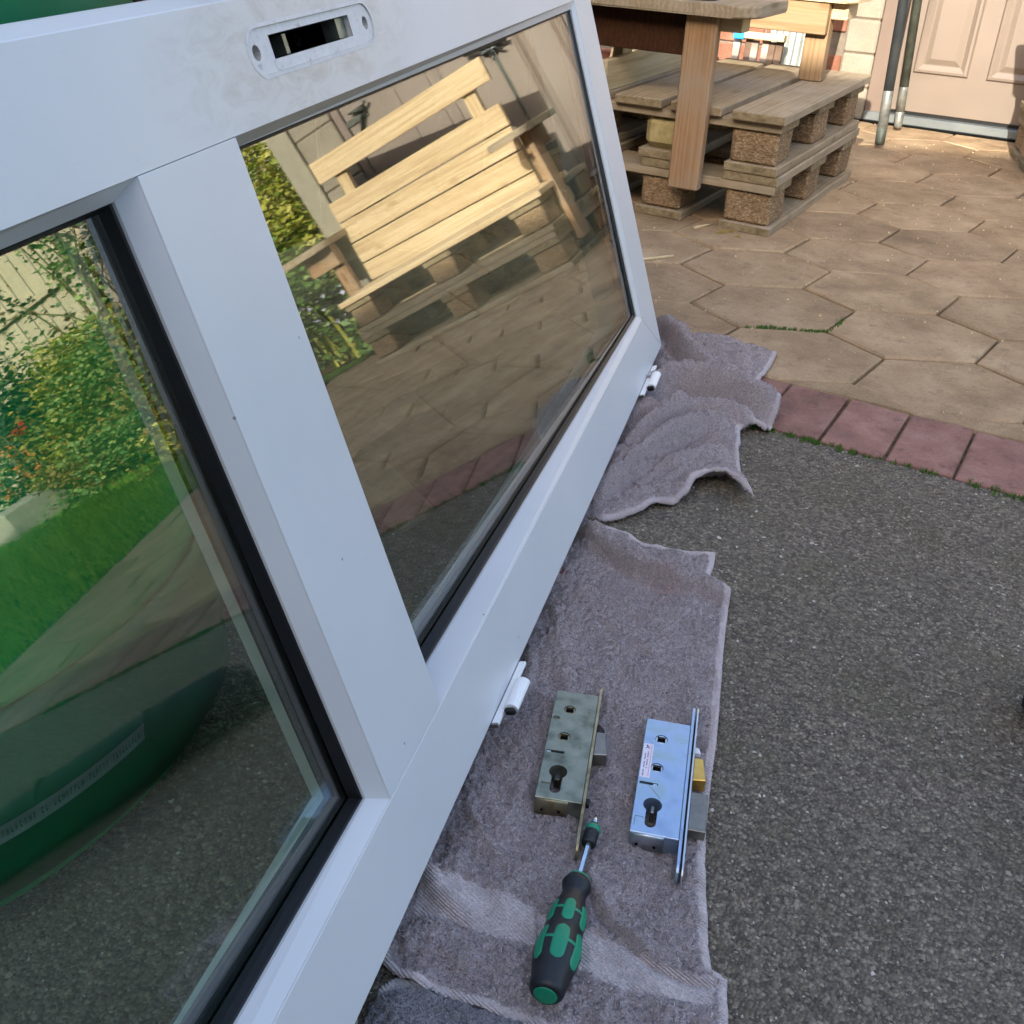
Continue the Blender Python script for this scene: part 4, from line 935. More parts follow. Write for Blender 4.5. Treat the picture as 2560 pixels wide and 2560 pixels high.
towel('towel', NEAR, nr, .0017, M['towel'], 'large mauve towel under the near half of the door, carrying the locks',
      hem=[NEAR[0:8], NEAR[7:10], NEAR[9:26], NEAR[26:34]], bands=[[(-0.0623, 0.6163), (-0.0295, 0.6095), (0.0032, 0.5947), (0.0349, 0.5829), (0.035, 0.5432), (0.0, 0.5515), (-0.0315, 0.5652), (-0.0684, 0.5691)],
      [(0.079, 0.5602), (0.1088, 0.5466), (0.1336, 0.5331), (0.158, 0.5224), (0.1789, 0.5209), (0.1735, 0.4978), (0.1387, 0.5008), (0.1061, 0.5084), (0.0774, 0.5211)],
      [(.036, .575), (.078, .560), (.078, .522), (.036, .543)]],
      stains=[(.062, 1.072, .012, .8), (.19, 1.05, .02, .28), (.12, 1.02, .05, .12)], pile=110000, base=.003, crumple=.004, creases=[([(.078, 1.165), (.10, 1.138), (.13, 1.10), (.157, 1.068), (.20, 1.048), (.24, 1.035)], .007, .0045), ([(.075, .612), (.092, .571), (.113, .544), (.138, .5255), (.17, .513)], .005, .0035), ([(-.002, .83), (.012, .858), (.020, .89)], .005, .004), ([(-.038, .715), (-.026, .662), (.006, .622), (.06, .610)], .004, .004), ([(.047, 1.01), (.055, .94), (.062, .87)], .004, .004), ([(.10, 1.13), (.16, 1.03), (.20, 1.0), (.24, .99)], .002, .006), ([(.09, .70), (.06, .65), (.05, .61)], .002, .004)])
THIRD = [(-0.044, 0.5035), (-0.0312, 0.4982), (0.0024, 0.4876), (0.0352, 0.4769), (0.0632, 0.4362), (-0.1027, 0.44), (-0.0998, 0.4626), (-0.0921, 0.4888), (-0.0862, 0.5071), (-0.0766, 0.5145), (-0.0601, 0.5124)]
towel('towel', [(x, y) for x, y in THIRD], [([(-.08, .50), (-.07, .47), (-.06, .44)], .003, .01, 0)], .0017, M['towel3'], 'grey towel corner with a pale edge, showing beneath the towel with the locks', hem=[THIRD[8:11]], z0=.0046, pile=9000)
FAR = [(0.2488, 1.8635), (0.2823, 1.9454), (0.3005, 1.9225), (0.326, 1.8796), (0.3689, 1.8975), (0.3966, 1.8792), (0.441, 1.8451), (0.4822, 1.8168), (0.4598, 1.7612), (0.4162, 1.662), (0.3889, 1.6088), (0.388, 1.597), (0.4062, 1.586), (0.4371, 1.5729), (0.4226, 1.5251), (0.4018, 1.5008), (0.3823, 1.5062), (0.3588, 1.4915), (0.3529, 1.4462), (0.3451, 1.4282), (0.3389, 1.3614), (0.3403, 1.3148), (0.343, 1.2779), (0.3275, 1.2839), (0.3059, 1.315), (0.2839, 1.3224), (0.262, 1.3009), (0.2496, 1.2748), (0.2269, 1.2586), (0.2047, 1.2597), (0.1842, 1.2368), (0.1575, 1.2223), (0.1276, 1.2063), (0.0992, 1.215), (0.04, 1.2338), (.0664, 1.4076), (.12, 1.56), (.20, 1.80)]
fr_r = [([(0.2668, 1.9013), (0.2889, 1.825), (0.3018, 1.7293), (0.3229, 1.6421), (0.3464, 1.5881), (0.375, 1.5747)], .030, .020, -.2),
        ([(0.1977, 1.5482), (0.2555, 1.6041), (0.3075, 1.5946), (0.3556, 1.5629), (0.3956, 1.5431), (0.4281, 1.5504)], .036, .021, .15),
        ([(.40, 1.565), (.42, 1.555), (.435, 1.55)], .016, .02, 0),
        ([(0.1331, 1.3163), (0.1778, 1.4007), (0.2242, 1.4659), (0.2717, 1.5164), (0.3148, 1.5204), (0.3651, 1.5155)], .026, .014, .25),
        ([(0.1224, 1.2558), (0.1818, 1.3518), (0.2362, 1.4228), (0.292, 1.4774), (0.3278, 1.4934)], .020, .013, -.2),
        ([(0.1677, 1.4882), (0.2116, 1.5109), (0.2534, 1.5053), (0.2864, 1.499)], .018, .013, .2),
        ([(0.24, 1.723), (0.2624, 1.6688), (0.2837, 1.6172)], .014, .014, 0), ([(.215, 1.66), (.24, 1.62), (.26, 1.59)], .012, .012, 0),
        ([(0.2417, 1.2754), (0.2789, 1.3206), (0.3153, 1.3083), (0.335, 1.2726)], .013, .013, 0),
        ([(0.1961, 1.3371), (0.2547, 1.3741), (0.3239, 1.4133)], .008, .016, 0), ([(.34, 1.85), (.38, 1.80), (.42, 1.72)], .005, .015, 0), ([(.30, 1.44), (.33, 1.42), (.345, 1.40)], .007, .01, 0),
        ([(.18, 1.28), (.22, 1.30), (.27, 1.36)], .005, .01, 0), ([(.36, 1.75), (.38, 1.70), (.39, 1.65)], .006, .014, 0), ([(.15, 1.36), (.20, 1.43), (.25, 1.48)], -.006, .007, 0)]
towel('towel', FAR, fr_r, .0024, M['towel2'], 'rumpled mauve towel bunched in thick folds under the far end of the door', hem=[FAR[3:8], FAR[7:12], FAR[12:17], FAR[17:24], FAR[23:33]], z0=.007, terry=.0018, crumple=.004, hs=1.65, pile=80000, base=.012, creases=[([(.25, 1.90), (.272, 1.82), (.287, 1.73), (.308, 1.645), (.333, 1.593)], .014, .006), ([(.198, 1.528), (.255, 1.578), (.308, 1.568), (.356, 1.538), (.40, 1.520), (.42, 1.512)], .017, .0065), ([(.15, 1.31), (.192, 1.39), (.238, 1.453), (.285, 1.500), (.32, 1.506)], .014, .005), ([(.115, 1.285), (.16, 1.36), (.21, 1.43), (.27, 1.49)], .012, .005), ([(.14, 1.25), (.20, 1.338), (.25, 1.405), (.30, 1.458), (.335, 1.478)], .012, .005), ([(.16, 1.51), (.21, 1.535), (.25, 1.528), (.30, 1.515)], .013, .005), ([(.225, 1.72), (.247, 1.665), (.268, 1.62)], .012, .006), ([(.258, 1.70), (.28, 1.645), (.30, 1.605)], .012, .005), ([(.20, 1.31), (.25, 1.345), (.32, 1.385)], .007, .006), ([(.19, 1.60), (.225, 1.63), (.25, 1.68)], .012, .006), ([(.31, 1.88), (.345, 1.80), (.385, 1.70), (.40, 1.64)], .004, .007)])
# ================================================================== the two lock cases
def lock(origin, yd, new, label):
    y = Vector((yd[0], yd[1], 0)).normalized(); x = Vector((y.y, -y.x, 0)); t = thing('door_lock', frame(Vector((origin[0], origin[1], .0088)), x, y, EZ), label, 'lock', None)
    Wd, H_, D_ = .0443, .150, .0208
    mc = M['zinc'] if new else M['zinc_old']; me_ = M['zinc_bright'] if new else M['zinc_old2']
    cs = obj('case', prism(rect(0, Wd, 0, H_), 0, D_, .0006), mc, t)
    hx = (.0172, .0166)
    key = [(.0172+.0052*math.cos(a), .0128+.0052*math.sin(a)) for a in [math.pi+math.pi*i/10 for i in range(11)]]
    a0 = math.asin(.0052/.0087); key += [(.0172+.0087*math.cos(a), .0350+.0087*math.sin(a)) for a in [-math.pi/2+a0+(2*math.pi-2*a0)*i/22 for i in range(23)]]
    cs_cut = [prism(circle(hx[0], .1227, .0061), D_-.0042, D_+.01), prism(circle(hx[1], .0830, .0061), D_-.0042, D_+.01), prism(rect(.0022, .0196, .0592, .0625), D_-.006, D_+.01),
              prism(key, -.01, D_+.01)]
    if not new: cs_cut += [prism(capsule(.0052, .1083, .0075, .0028, 6), D_-.003, D_+.01), prism(rect(.0035, .0115, .0105, .0195), D_-.0014, D_+.01)]
    cut(cs, cs_cut)
    for (qx, qy) in ((hx[0], .1227), (hx[1], .0830)):
        fo = obj('follower', prism(circle(qx, qy, .0056), D_-.0040, D_-.0006, .0003), me_, t); cut(fo, [prism(rect(qx-.0039, qx+.0039, qy-.0039, qy+.0039), D_-.0036, D_+.01)])
        obj('square_hole', prism(rect(qx-.0039, qx+.0039, qy-.0039, qy+.0039), D_-.0037, D_-.0032, 0), M['black'], fo)
    obj('slide', prism(rect(.0150 if new else .0025, .0192 if new else .0065, .0594, .0623), D_-.003, D_-.0008, .0003), M['zinc_bright'], t)
    obj('slot_floor', prism(rect(.0024, .0194, .0594, .0623), D_-.0059, D_-.0052, 0), M['black'], t)
    if new: obj('cam', prism(rect(.0160, .0196, .0305, .0385), .003, D_-.005, .0006), M['steel'], t)
    else: obj('cam', prism(rect(.0140, .0200, .0315, .0385), .002, D_-.007, .0006), M['dark_steel'], t)
    obj('rivet', lathe([(0, .0011), (.0004, .0011), (.0006, .0008)], 12), me_, t, T(.0375, .1227, D_-.0001) @ Matrix.Rotation(R(-90), 4, 'Y'))
    if not new: obj('rivet', lathe([(0, .0009), (.0004, .0009), (.0006, .0006)], 12), me_, t, T(.0345, .072, D_-.0001) @ Matrix.Rotation(R(-90), 4, 'Y'))
    # folded foot of the case with a bright rounded bend and two holes
    V, Fc = [], []
    pr = [(-.0004, .0010), (-.0022, .0012), (-.0026, .0135), (-.0023, .0170), (-.0014, .0192), (.0004, .0204)]
    for yy, zz in pr: V += [(.0012, yy, zz), (.0312, yy, zz)]
    for i in range(len(pr)-1): Fc.append((2*i, 2*i+1, 2*i+3, 2*i+2))
    Fc.append(tuple(2*i for i in range(len(pr)))); Fc.append(tuple(2*i+1 for i in range(len(pr)-1, -1, -1))); Fc.append((0, 2*len(pr)-2, 2*len(pr)-1, 1))
    bm = bmesh.new(); bm.from_mesh(mesh('foot', V, Fc, True)); obj('end_cap', bm2me(bm, 'foot', False), me_, t)
    for qx in (.0075, .0235): obj('screw_hole', prism(circle(qx, .0075, .0014, 12), 0, .0004, 0), M['black'], t, T(0, -.00245, 0) @ Matrix.Rotation(R(90), 4, 'X') @ T(0, -.0, 0))
    y0, y1 = (-.0354, .184) if new else (-.0537, .169)
    rc = lambda a, b, r=.0098: None
    # faceplates stand on edge along the right side
    fp = prism([(y0+.010-.010*math.cos(a), .0105-.0105*math.sin(a)*-1) for a in [math.pi/2-math.pi*i/12 for i in range(0)]]+capsule((y0+y1)/2, .0125, y1-y0, .0115), 0, .0026, .0003)
    mt_ = frame(Vector((Wd+.0002, 0, -.0026)), Vector((0, 1, 0)), Vector((0, 0, 1)), Vector((1, 0, 0)))
    obj('faceplate', fp, M['zinc'] if new else M['zinc_old2'], t, mt_)
    if new:
        fp2 = prism(capsule((y0+y1)/2-.001, .0125, y1-y0+.003, .0115), 0, .0016, .0003); obj('faceplate', fp2, M['zinc_bright'], t, T(.0046, 0, .0) @ mt_)
    xs = Wd+(.0068 if new else .003)
    def wedge(ya, yb, xa, xb, za, zb, mat, nm):
        V = [(xa, ya, za), (xb, ya, za), (xb, ya+.002, zb), (xa, ya, zb), (xa, yb, za), (xb-.004, yb, za), (xb-.004, yb, zb), (xa, yb, zb)]
        bm = bmesh.new(); bm.from_mesh(mesh('w', V, [(3, 2, 1, 0), (4, 5, 6, 7), (0, 1, 5, 4), (1, 2, 6, 5), (2, 3, 7, 6), (3, 0, 4, 7)])); bmesh.ops.recalc_face_normals(bm, faces=bm.faces[:])
        bmesh.ops.bevel(bm, geom=bm.edges[:], offset=.0005, segments=1, affect='EDGES'); obj(nm, bm2me(bm, 'w'), mat, t)
    if new:
        wedge(.0785, .1085, xs, xs+.0125, .0045, .0180, M['brass'], 'latch')
        obj('deadbolt', prism(rect(xs, xs+.0160, .0180, .0645), .0050, .0165, .0005), M['steel'], t)
        obj('anti_lift_pin', prism([(xs, .1225), (xs+.006, .1225), (xs+.004, .130), (xs, .131)], .006, .011, .0004), M['white_plastic'], t)
        lb = obj('label', prism(rect(.0012, .0108, .0675, .1135), D_, D_+.00012, 0), M['paper'], t)
        # print on the sticker: a logo of a running figure and two lines of small type along the strip
        parts = []
        for i in range(17):
            yy = .0995-.0018*i
            if i in (5, 11): continue
            parts.append(([(.0032, yy, 0), (.0045, yy, 0), (.0045, yy-.0012, 0), (.0032, yy-.0010, 0)], [(0, 1, 2, 3)]))
            if i < 13: parts.append(([(.0058, yy+.003, 0), (.0071, yy+.003, 0), (.0070, yy+.0018, 0), (.0058, yy+.0020, 0)], [(0, 1, 2, 3)]))
        parts += [([(.0035, .1110, 0), (.0048, .1118, 0), (.0056, .1095, 0), (.0044, .1088, 0)], [(0, 1, 2, 3)]), ([(.0050, .1100, 0), (.0072, .1092, 0), (.0068, .1082, 0), (.0048, .1090, 0)], [(0, 1, 2, 3)]), ([(.0030, .1075, 0), (.0052, .1090, 0), (.0056, .1080, 0), (.0036, .1066, 0)], [(0, 1, 2, 3)]), ([(.0056, .1082, 0), (.0078, .1062, 0), (.0072, .1056, 0), (.0052, .1074, 0)], [(0, 1, 2, 3)])]
        V, Fc = joined(parts); obj('lettering', mesh('print', V, Fc), M['ink'], lb, T(0, 0, D_+.0002))
        parts = []
        for i in range(20):
            yy = .1115-.0021*i; parts.append(([(.0085, yy, 0), (.0096, yy, 0), (.0096, yy-.0014, 0), (.0085, yy-.0014, 0)], [(0, 1, 2, 3)]))
        V, Fc = joined(parts); obj('lettering', mesh('print', V, Fc), M['ink_pink'], lb, T(0, 0, D_+.0002), label='row of faint pink print')
        obj('scratch', prism([(.0105, .0590), (.0110, .0592), (.0235, .0445), (.0231, .0442)], D_, D_+.0001, 0), M['zinc_old'], t)
        k_ = prism([(.0028, .0075), (.0032, .0075), (.0032, .0185), (.0095, .0185), (.0108, .0170), (.0112, .0172), (.0098, .0189), (.0028, .0189)], D_, D_+.00012, 0); obj('pressed_tab', k_, M['dark_steel'], t)
    else:
        wedge(.0675, .0995, xs, xs+.0130, .0045, .0180, M['steel'], 'latch')
        obj('pin', prism([(xs, .1085), (xs+.006, .1085), (xs+.008, .112), (xs+.002, .120), (xs, .120)], .003, .010, .0008), M['rubber'], t)
        obj('pin', prism(rect(xs, xs+.003, .010, .018), .004, .010, .0008), M['rubber'], t)
    return t
lock((.118, .652), (.029, .147), True, 'new shiny silver door lock with a brass latch, sky reflection tinted into its colour, right of the tarnished one')
lock((.033, .688), (.022, .141), False, 'old tarnished grey mortice lock with a dull latch, nearer the door')
# ================================================================== the screwdriver
a = Vector((.042, .489, 0)); b = Vector((.090, .673, 0)); d = (b-a).normalized()
sd = thing('screwdriver', frame(Vector((.0415, .487, .0300)), d, EZ.cross(d), EZ) @ Matrix.Rotation(R(2), 4, 'Y'), 'black and green screwdriver lying on the towel below the locks', 'screwdriver')
HL = .1175
HP = [(0, .0100), (.008, .0125), (.04, .0140), (.13, .0150), (.20, .0166), (.28, .0183), (.345, .0188), (.42, .0176), (.49, .0160), (.55, .0158), (.60, .0161), (.66, .0152), (.73, .0130), (.79, .0110), (.836, .0102), (.87, .0106), (.90, .0122), (.925, .0130), (.95, .0122), (.975, .0096)]
def hr(f):
    for (f0, r0), (f1, r1) in zip(HP, HP[1:]):
        if f0 <= f <= f1:
            u = (f-f0)/(f1-f0); return r0+(r1-r0)*u
    return HP[-1][1]
fs = [i/70*.975 for i in range(71)]
sm = [sum(hr(min(.975, max(0, f+o))) for o in (-.02, -.01, 0, .01, .02))/5 for f in fs]; sm[0] = .0102
lob = lambda x, a: .012*math.cos(6*a)*min(1, max(0, (x/HL-.05)*8))*min(1, max(0, (.75-x/HL)*8))
obj('handle', lathe([(f*HL, r) for f, r in zip(fs, sm)], 60, 'handle', lob), M['grip_black'], sd)
def srad(f):
    i = min(69, int(f/.975*70)); u = f/.975*70-i; return sm[i]+(sm[min(70, i+1)]-sm[i])*u
def inlay(f0, f1, ac, hw, nm='grip_inlay'):
    """rounded green panel lying on the handle surface"""
    nu, nv = 26, 10; V, Fc = [], []; L_ = (f1-f0)*HL
    for i in range(nu+1):
        u = i/nu; x = (f0+(f1-f0)*u)*HL; e = min(u, 1-u)*L_/(hw*.0165*1.0+1e-6); k_ = math.sqrt(max(0.0, 1-(1-min(1, e))**2)); k_ = max(k_, .02)
        for j in range(nv+1):
            v = -1+2*j/nv; an = ac+hw*k_*v; r = srad(x/HL)*(1+lob(x, an))+.00045*(1-abs(v)**8*.9); V.append((x, r*math.cos(an), r*math.sin(an)))
    for i in range(nu):
        for j in range(nv): p = i*(nv+1)+j; Fc.append((p, p+1, p+nv+2, p+nv+1))
    obj(nm, mesh(nm, V, Fc, True), M['grip_green'], sd)
for k_ in range(6):
    ac = R(90+60*k_+4); inlay(.195, .47, ac, .33); inlay(.515, .715, ac, .30); 
    for fc, hw in ((.345, .0), (.62, .0)):
        V, Fc = [], []
        for j in range(9):
            an = ac+.30+(math.pi/3-.60)*j/8
            for ff in (fc-.012, fc+.012): x = ff*HL; r = srad(ff)*(1+lob(x, an))+.0003; V.append((x, r*math.cos(an), r*math.sin(an)))
        for j in range(8): Fc.append((2*j, 2*j+1, 2*j+3, 2*j+2))
        obj('inlay_bridge', mesh('bridge', V, Fc, True), M['grip_green'], sd)
obj('end_cap', lathe([(-.0007, .0003), (-.0008, .0075), (-.0004, .0092), (.0006, .0098)], 40, 'cap'), M['grip_green'], sd)
obj('collar_ring', lathe([(.1135, .0092), (.1145, .0099), (.1165, .0098), (.1180, .0080), (.1185, .0035)], 40, 'ring'), M['grip_green'], sd)
V = lathe([(.115, .0029), (.160, .0029)], 6, 'hex'); V.polygons.foreach_set('use_smooth', [False]*len(V.polygons)); obj('shaft', V, M['chrome'], sd)
cp = [(.1560, .0034), (.1562, .0058), (.1580, .0064)]
for i in range(5): cp += [(.1595+.0020*i, .0066), (.1602+.0020*i, .0062), (.1608+.0020*i, .0062), (.1612+.0020*i, .0066)]
cp += [(.1710, .0066), (.1716, .0064)]
obj('bit_holder', lathe(cp, 36, 'holder'), M['grip_black'], sd)
obj('release_ring', lathe([(.1714, .0061), (.1720, .0067), (.1768, .0066), (.1782, .0056), (.1784, .0040)], 36, 'rr'), M['grip_green'], sd)
obj('nose', lathe([(.178, .0046), (.1815, .0038), (.182, .0030)], 24, 'nose'), M['dark_steel'], sd)
V = lathe([(.181, .0030), (.187, .0029), (.1885, .0022), (.1925, .0016), (.1930, .0009)], 6, 'bit'); obj('bit', V, M['chrome'], sd)
# ================================================================== the garden that the glass mirrors
def leaves(cen, size, aspect=.5, droop=.35, upw=.3):
    n_ = len(cen); L_ = size*rng.uniform(.55, 1.2, n_)
    d = rng.normal(0, 1, (n_, 3)); d[:, 2] = np.abs(d[:, 2])*upw-droop*rng.uniform(0, 1, n_); d /= np.linalg.norm(d, axis=1)[:, None]
    r = rng.normal(0, 1, (n_, 3)); s = np.cross(d, r); s /= np.linalg.norm(s, axis=1)[:, None]; up = np.cross(s, d)
    w = L_*aspect*.5
    p0 = cen; p1 = cen+d*(L_*.45)[:, None]+s*w[:, None]+up*(w*.35)[:, None]; p2 = cen+d*L_[:, None]; p3 = cen+d*(L_*.45)[:, None]-s*w[:, None]+up*(w*.35)[:, None]
    V = np.stack([p0, p1, p2, p3], 1).reshape(-1, 3); F4 = np.arange(n_*4).reshape(-1, 4)
    Fc = np.concatenate([F4[:, [0, 1, 2]], F4[:, [0, 2, 3]]]); return V, Fc
def npmesh(name, V, Fc):
    me = bpy.data.meshes.new(name); me.vertices.add(len(V)); me.vertices.foreach_set('co', np.ascontiguousarray(V).ravel()); me.loops.add(Fc.size); me.loops.foreach_set('vertex_index', Fc.ravel().astype(np.int32))
    me.polygons.add(len(Fc)); me.polygons.foreach_set('loop_start', np.arange(0, Fc.size, Fc.shape[1], dtype=np.int32)); me.update(calc_edges=True); return me
def shrub(name, a, b, h, rx, ry, n_, size, mat, label, stems=8, shell=.55, aspect=.5, clumps=14, cat_='shrub', group=None, droop=.35):
    t = thing(name, PF(a, b), label, cat_, group)
    cc = np.stack([rng.normal(0, .45, clumps)*rx, rng.normal(0, .45, clumps)*ry, h*rng.uniform(.12, .92, clumps)], -1)
    k_ = rng.integers(0, clumps, n_); cen = cc[k_]+rng.normal(0, 1, (n_, 3))*np.array([rx, ry, h*.42])*.28
    cen[:, 2] = np.clip(np.abs(cen[:, 2]), .02, h*1.05)
    V, Fc = leaves(cen, size, aspect, droop); obj('foliage', npmesh('foliage', V, Fc), mat, t)
    parts = []
    for c in cc[:stems]:
        p = [Vector((c[0]*.15, c[1]*.15, 0)), Vector((c[0]*.5+random.uniform(-.05, .05), c[1]*.5, c[2]*.55)), Vector((c[0], c[1], c[2])), Vector((c[0]*1.2, c[1]*1.2, c[2]+.12*h))]
        parts.append(tube_vf(p, lambda u: .008*(1-u)+.002, 5))
    V, Fc = joined(parts); obj('stem', mesh('stem', V, Fc, True), M['stem'], t); return t
def blades(name, a, b, n_, h, w, spread, mat, label):
    t = thing(name, PF(a, b), label, 'plant'); parts = []
    for _ in range(n_):
        an = random.uniform(0, 6.28); px, py = random.gauss(0, .06), random.gauss(0, .06); dx, dy = math.cos(an)*spread, math.sin(an)*spread; H_ = h*random.uniform(.6, 1.1)
        nx, ny = -dy/spread*w, dx/spread*w; V = []
        for i in range(6): u = i/5; x = px+dx*u*u; y = py+dy*u*u; z = H_*(u-.28*u*u*u); k_ = (1-u)**.7; V += [(x-nx*k_, y-ny*k_, z), (x+nx*k_, y+ny*k_, z)]
        parts.append((V, [(2*i, 2*i+1, 2*i+3, 2*i+2) for i in range(5)]))
    V, Fc = joined(parts); obj('blade_leaves', mesh('blades', V, Fc), mat, t); return t
# grass
n_ = 90000
a = rng.uniform(1.5, 6.2, n_); b = rng.uniform(KB1, 8.2, n_); ok = (b < 5.2+.85*(a-2.2)+.3); a, b = a[ok], b[ok]; n_ = len(a)
h = rng.uniform(.018, .045, n_)*(1+.4*np.sin(a*3)*np.sin(b*2.3)); an = rng.uniform(0, 6.28, n_); w = rng.uniform(.0025, .005, n_); lx, ly = rng.normal(0, .4, n_)*h, rng.normal(0, .4, n_)*h
V = np.stack([np.stack([a-w*np.cos(an), b-w*np.sin(an), np.full(n_, -.008)], -1), np.stack([a+w*np.cos(an), b+w*np.sin(an), np.full(n_, -.008)], -1), np.stack([a+lx, b+ly, h], -1)], 1).reshape(-1, 3)
obj('lawn_grass', npmesh('grass', V, np.arange(n_*3).reshape(-1, 3)), M['grass'], None, PATIO, kind='stuff', label='bright green lawn grass')
# shrub by the garage corner, mirrored in the right hand pane
shrub('leafy_shrub', 1.12, 4.72, .62, .34, .34, 5200, .052, M['leaf_mid'], 'bushy mid green shrub at the garage corner post', group=None)
shrub('tall_shrub', 1.22, 5.15, 1.45, .38, .36, 7600, .055, M['leaf_yellow'], 'tall yellow green shrub rising behind the bushy one at the garage corner')
blades('iris', 1.10, 4.62, 26, .62, .011, .28, M['leaf_yellow'], 'clump of long strap leaves in front of the tall yellow green shrub')
V, Fc = leaves(np.stack([rng.normal(0, .09, 46), rng.normal(-.16, .05, 46), rng.uniform(.16, .36, 46)], -1), .026, .9)
fl = thing('pale_flowers', PF(1.02, 4.58), 'pale lilac flowers low down beside the pallet bench', 'flowers'); obj('petals', npmesh('petals', V, Fc), M['flower_pale'], fl)
# fence
FA, FB_ = (1.3, 6.35), (6.6, 7.9); fd_ = Vector((FB_[0]-FA[0], FB_[1]-FA[1])); fl_ = fd_.length; fang = math.atan2(fd_.y, fd_.x)
fence = thing('board_fence', PF(FA[0], FA[1], 0, fang), 'weathered grey vertical board fence with two rails behind the flower bed', 'fence')
fm = [_m(box_me(2.0, .094, .014, .002), M['w_fence'])]
i = 0; x = 0.0
while x < fl_:
    obj('board', fm[0], None, fence, T(x, (.008 if i % 2 else -.006), 1.0+random.uniform(-.012, .012)) @ Matrix.Rotation(R(-90), 4, 'Y') @ Matrix.Rotation(R(90), 4, 'X')); x += .0925; i += 1
for z in (.62, .90, 1.32): box('rail', 0, fl_, -.055, -.018, z-.022, z+.022, M['w_fence'], fence, .003)
for x in (.4, 2.3, 4.2): box('post', x, x+.08, -.095, -.0555, 0, 1.9, M['w_fence'], fence, .003, long='z')
# flower bed in front of it
sheet('flower_bed', [(1.5, 4.65), (2.3, 4.98), (3.9, 5.62), (5.6, 6.4), (5.5, 7.5), (1.3, 6.3), (.95, 4.5)], .002, M['soil'], PATIO)
bed = [(2.05, 5.28, .74, 'leaf_mid', 'rounded mid green bush at the bed end nearest the garage'), (2.48, 5.48, .80, 'leaf_brown', 'straggly olive brown bush in the bed, second from the garage end'),
       (2.92, 5.70, .82, 'leaf_mid', 'mid green bush in the middle of the bed below the rose'), (3.32, 5.88, .86, 'leaf_yellow', 'yellowish bush in the bed next to the orange flowers'), (4.25, 6.35, .8, 'leaf_mid', 'mid green bush at the far end of the bed behind the concrete slab')]
for a, b, h, m_, lab in bed: shrub('bed_bush', a, b, h, .48, .36, 6500, .05, M[m_], lab, group='bushes in the flower bed', clumps=24)
for a, b, h, m_, lab in ((2.2, 5.0, .24, 'leaf_yellow', 'low yellow green plant on the lawn edge nearest the garage'), (2.75, 5.22, .30, 'leaf_mid', 'low mid green plant in the middle of the lawn edge'), (3.3, 5.45, .28, 'leaf_brown', 'low brownish plant on the lawn edge beside the slab')):
    shrub('edging_plant', a, b, h, .42, .2, 2600, .045, M[m_], lab, 4, cat_='plant', group='low plants along the lawn edge')
shrub('dark_shrub', 3.95, 6.05, 1.15, .34, .34, 5200, .06, M['leaf_dark'], 'dark blue green shrub in front of the board fence behind the orange flowers')
# rose with long arching canes
rs = thing('rose_bush', PF(2.75, 6.0), 'tall straggly rose with arching canes and sparse leaves against the grey fence', 'shrub')
parts, cen = [], []
for i in range(26):
    an = random.uniform(0, 6.28); sp = random.uniform(.3, 1.5); H_ = random.uniform(.9, 2.1); x0 = random.gauss(0, .45); p = []
    for k_ in range(8):
        u = k_/7; q = Vector((x0+math.cos(an)*sp*u*u, math.sin(an)*.22*u, H_*(1.5*u-.62*u*u*u))); p.append(q)
        for _ in range(int(11+22*u)): cen.append(tuple(q+Vector((random.gauss(0, .07), random.gauss(0, .06), random.gauss(0, .06)))))
    parts.append(tube_vf(p, lambda u: .009*(1-u)+.0025, 5))
V, Fc = joined(parts); obj('cane', mesh('canes', V, Fc, True), M['stem'], rs)
cen = np.array(cen); nn_ = len(cen); V, Fc = leaves(cen[:int(nn_*.75)], .055, .55); obj('foliage', npmesh('fol', V, Fc), M['leaf_mid'], rs); V, Fc = leaves(cen[int(nn_*.75):], .055, .55); obj('foliage', npmesh('fol', V, Fc), M['leaf_rose'], rs, label='bronze young leaves')
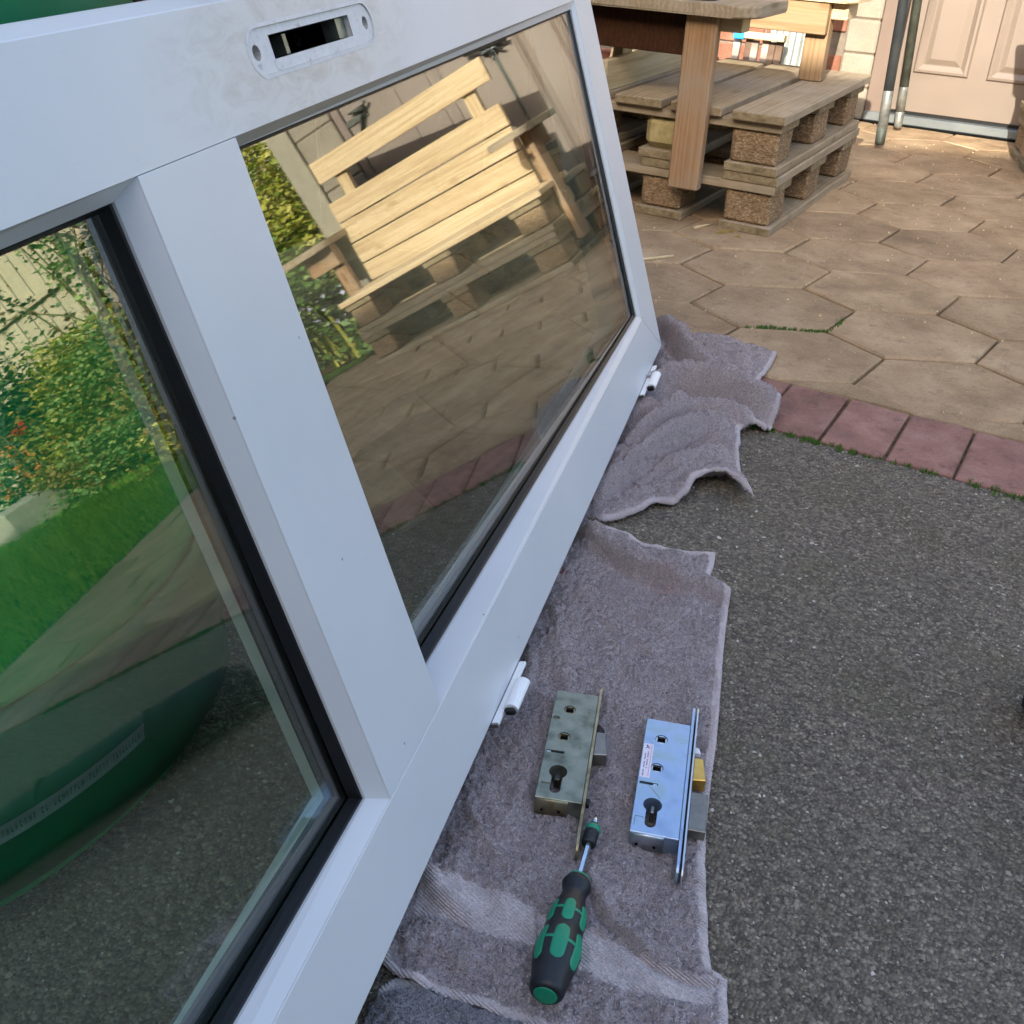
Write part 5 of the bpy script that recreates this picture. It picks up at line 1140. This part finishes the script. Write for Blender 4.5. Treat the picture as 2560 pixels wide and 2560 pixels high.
# orange and red flowers
of = thing('orange_flowers', PF(3.68, 5.66), 'spray of orange flower spikes at the left of the near pane', 'flowers')
c_ = []
parts = []
for i in range(9):
    x, y = random.gauss(0, .16), random.gauss(0, .1); h = random.uniform(.35, .62); parts.append(tube_vf([(x, y, 0), (x+.03, y, h*.6), (x+.1, y, h)], .004, 5))
    for k_ in range(16): u = random.uniform(.55, 1); c_.append((x+.1*u, y+random.gauss(0, .012), h*u))
V, Fc = joined(parts); obj('stem', mesh('st', V, Fc, True), M['stem'], of); V, Fc = leaves(np.array(c_), .05, .4); obj('petals', npmesh('pet', V, Fc), M['flower_orange'], of)
rf = thing('red_flower', PF(3.72, 5.55, .0), 'single bright red flower head among the orange ones', 'flower')
V, Fc = leaves(np.stack([rng.normal(0, .02, 26), rng.normal(0, .02, 26), rng.normal(.56, .016, 26)], -1), .04, .8); obj('petals', npmesh('pet', V, Fc), M['flower_red'], rf)
V, Fc = tube_vf([(0, 0, 0), (.02, 0, .3), (0, 0, .56)], .004, 5); obj('stem', mesh('st', V, Fc, True), M['stem'], rf)
o = obj('concrete_slab', box_me(.62, .42, .20, .012, 1, .006).copy(), M['concrete'], None, PF(4.02, 5.50, .09, R(32)), 'worn pale concrete slab lying at the lawn edge', 'slab')
# trees beyond the fence, and a hedge on the far side, close off the garden
def tree(a, b, h, r, mat, label):
    t = thing('garden_tree', PF(a, b), label, 'tree', 'trees beyond the garden fence')
    V, Fc = tube_vf([(0, 0, 0), (.05, .02, h*.3), (-.04, .05, h*.6), (.0, 0, h*.9)], lambda u: .13*(1-u)+.02, 8); parts = [(V, Fc)]
    for i in range(9):
        an = random.uniform(0, 6.28); z = h*random.uniform(.35, .75); parts.append(tube_vf([(0, 0, z), (math.cos(an)*r*.4, math.sin(an)*r*.4, z+.25*h*.4), (math.cos(an)*r*.8, math.sin(an)*r*.8, z+.25*h)], lambda u: .05*(1-u)+.008, 6))
    V, Fc = joined(parts); obj('trunk', mesh('trunk', V, Fc, True), M['stem'], t)
    k_ = 40; cc = rng.normal(0, 1, (k_, 3)); cc /= np.linalg.norm(cc, axis=1)[:, None]; cc = cc*rng.uniform(.4, 1, k_)[:, None]*np.array([r, r, h*.33])+np.array([0, 0, h*.68])
    n_ = 7000; cen = cc[rng.integers(0, k_, n_)]+rng.normal(0, r*.16, (n_, 3)); V, Fc = leaves(cen, .14, .55); obj('crown', npmesh('crown', V, Fc), mat, t)
tree(2.4, 11.5, 4.6, 1.7, M['leaf_mid'], 'mid green tree beyond the fence, nearest the garage'); tree(8.5, 11.0, 5.2, 1.9, M['leaf_dark'], 'dark green tree beyond the far corner of the fence')
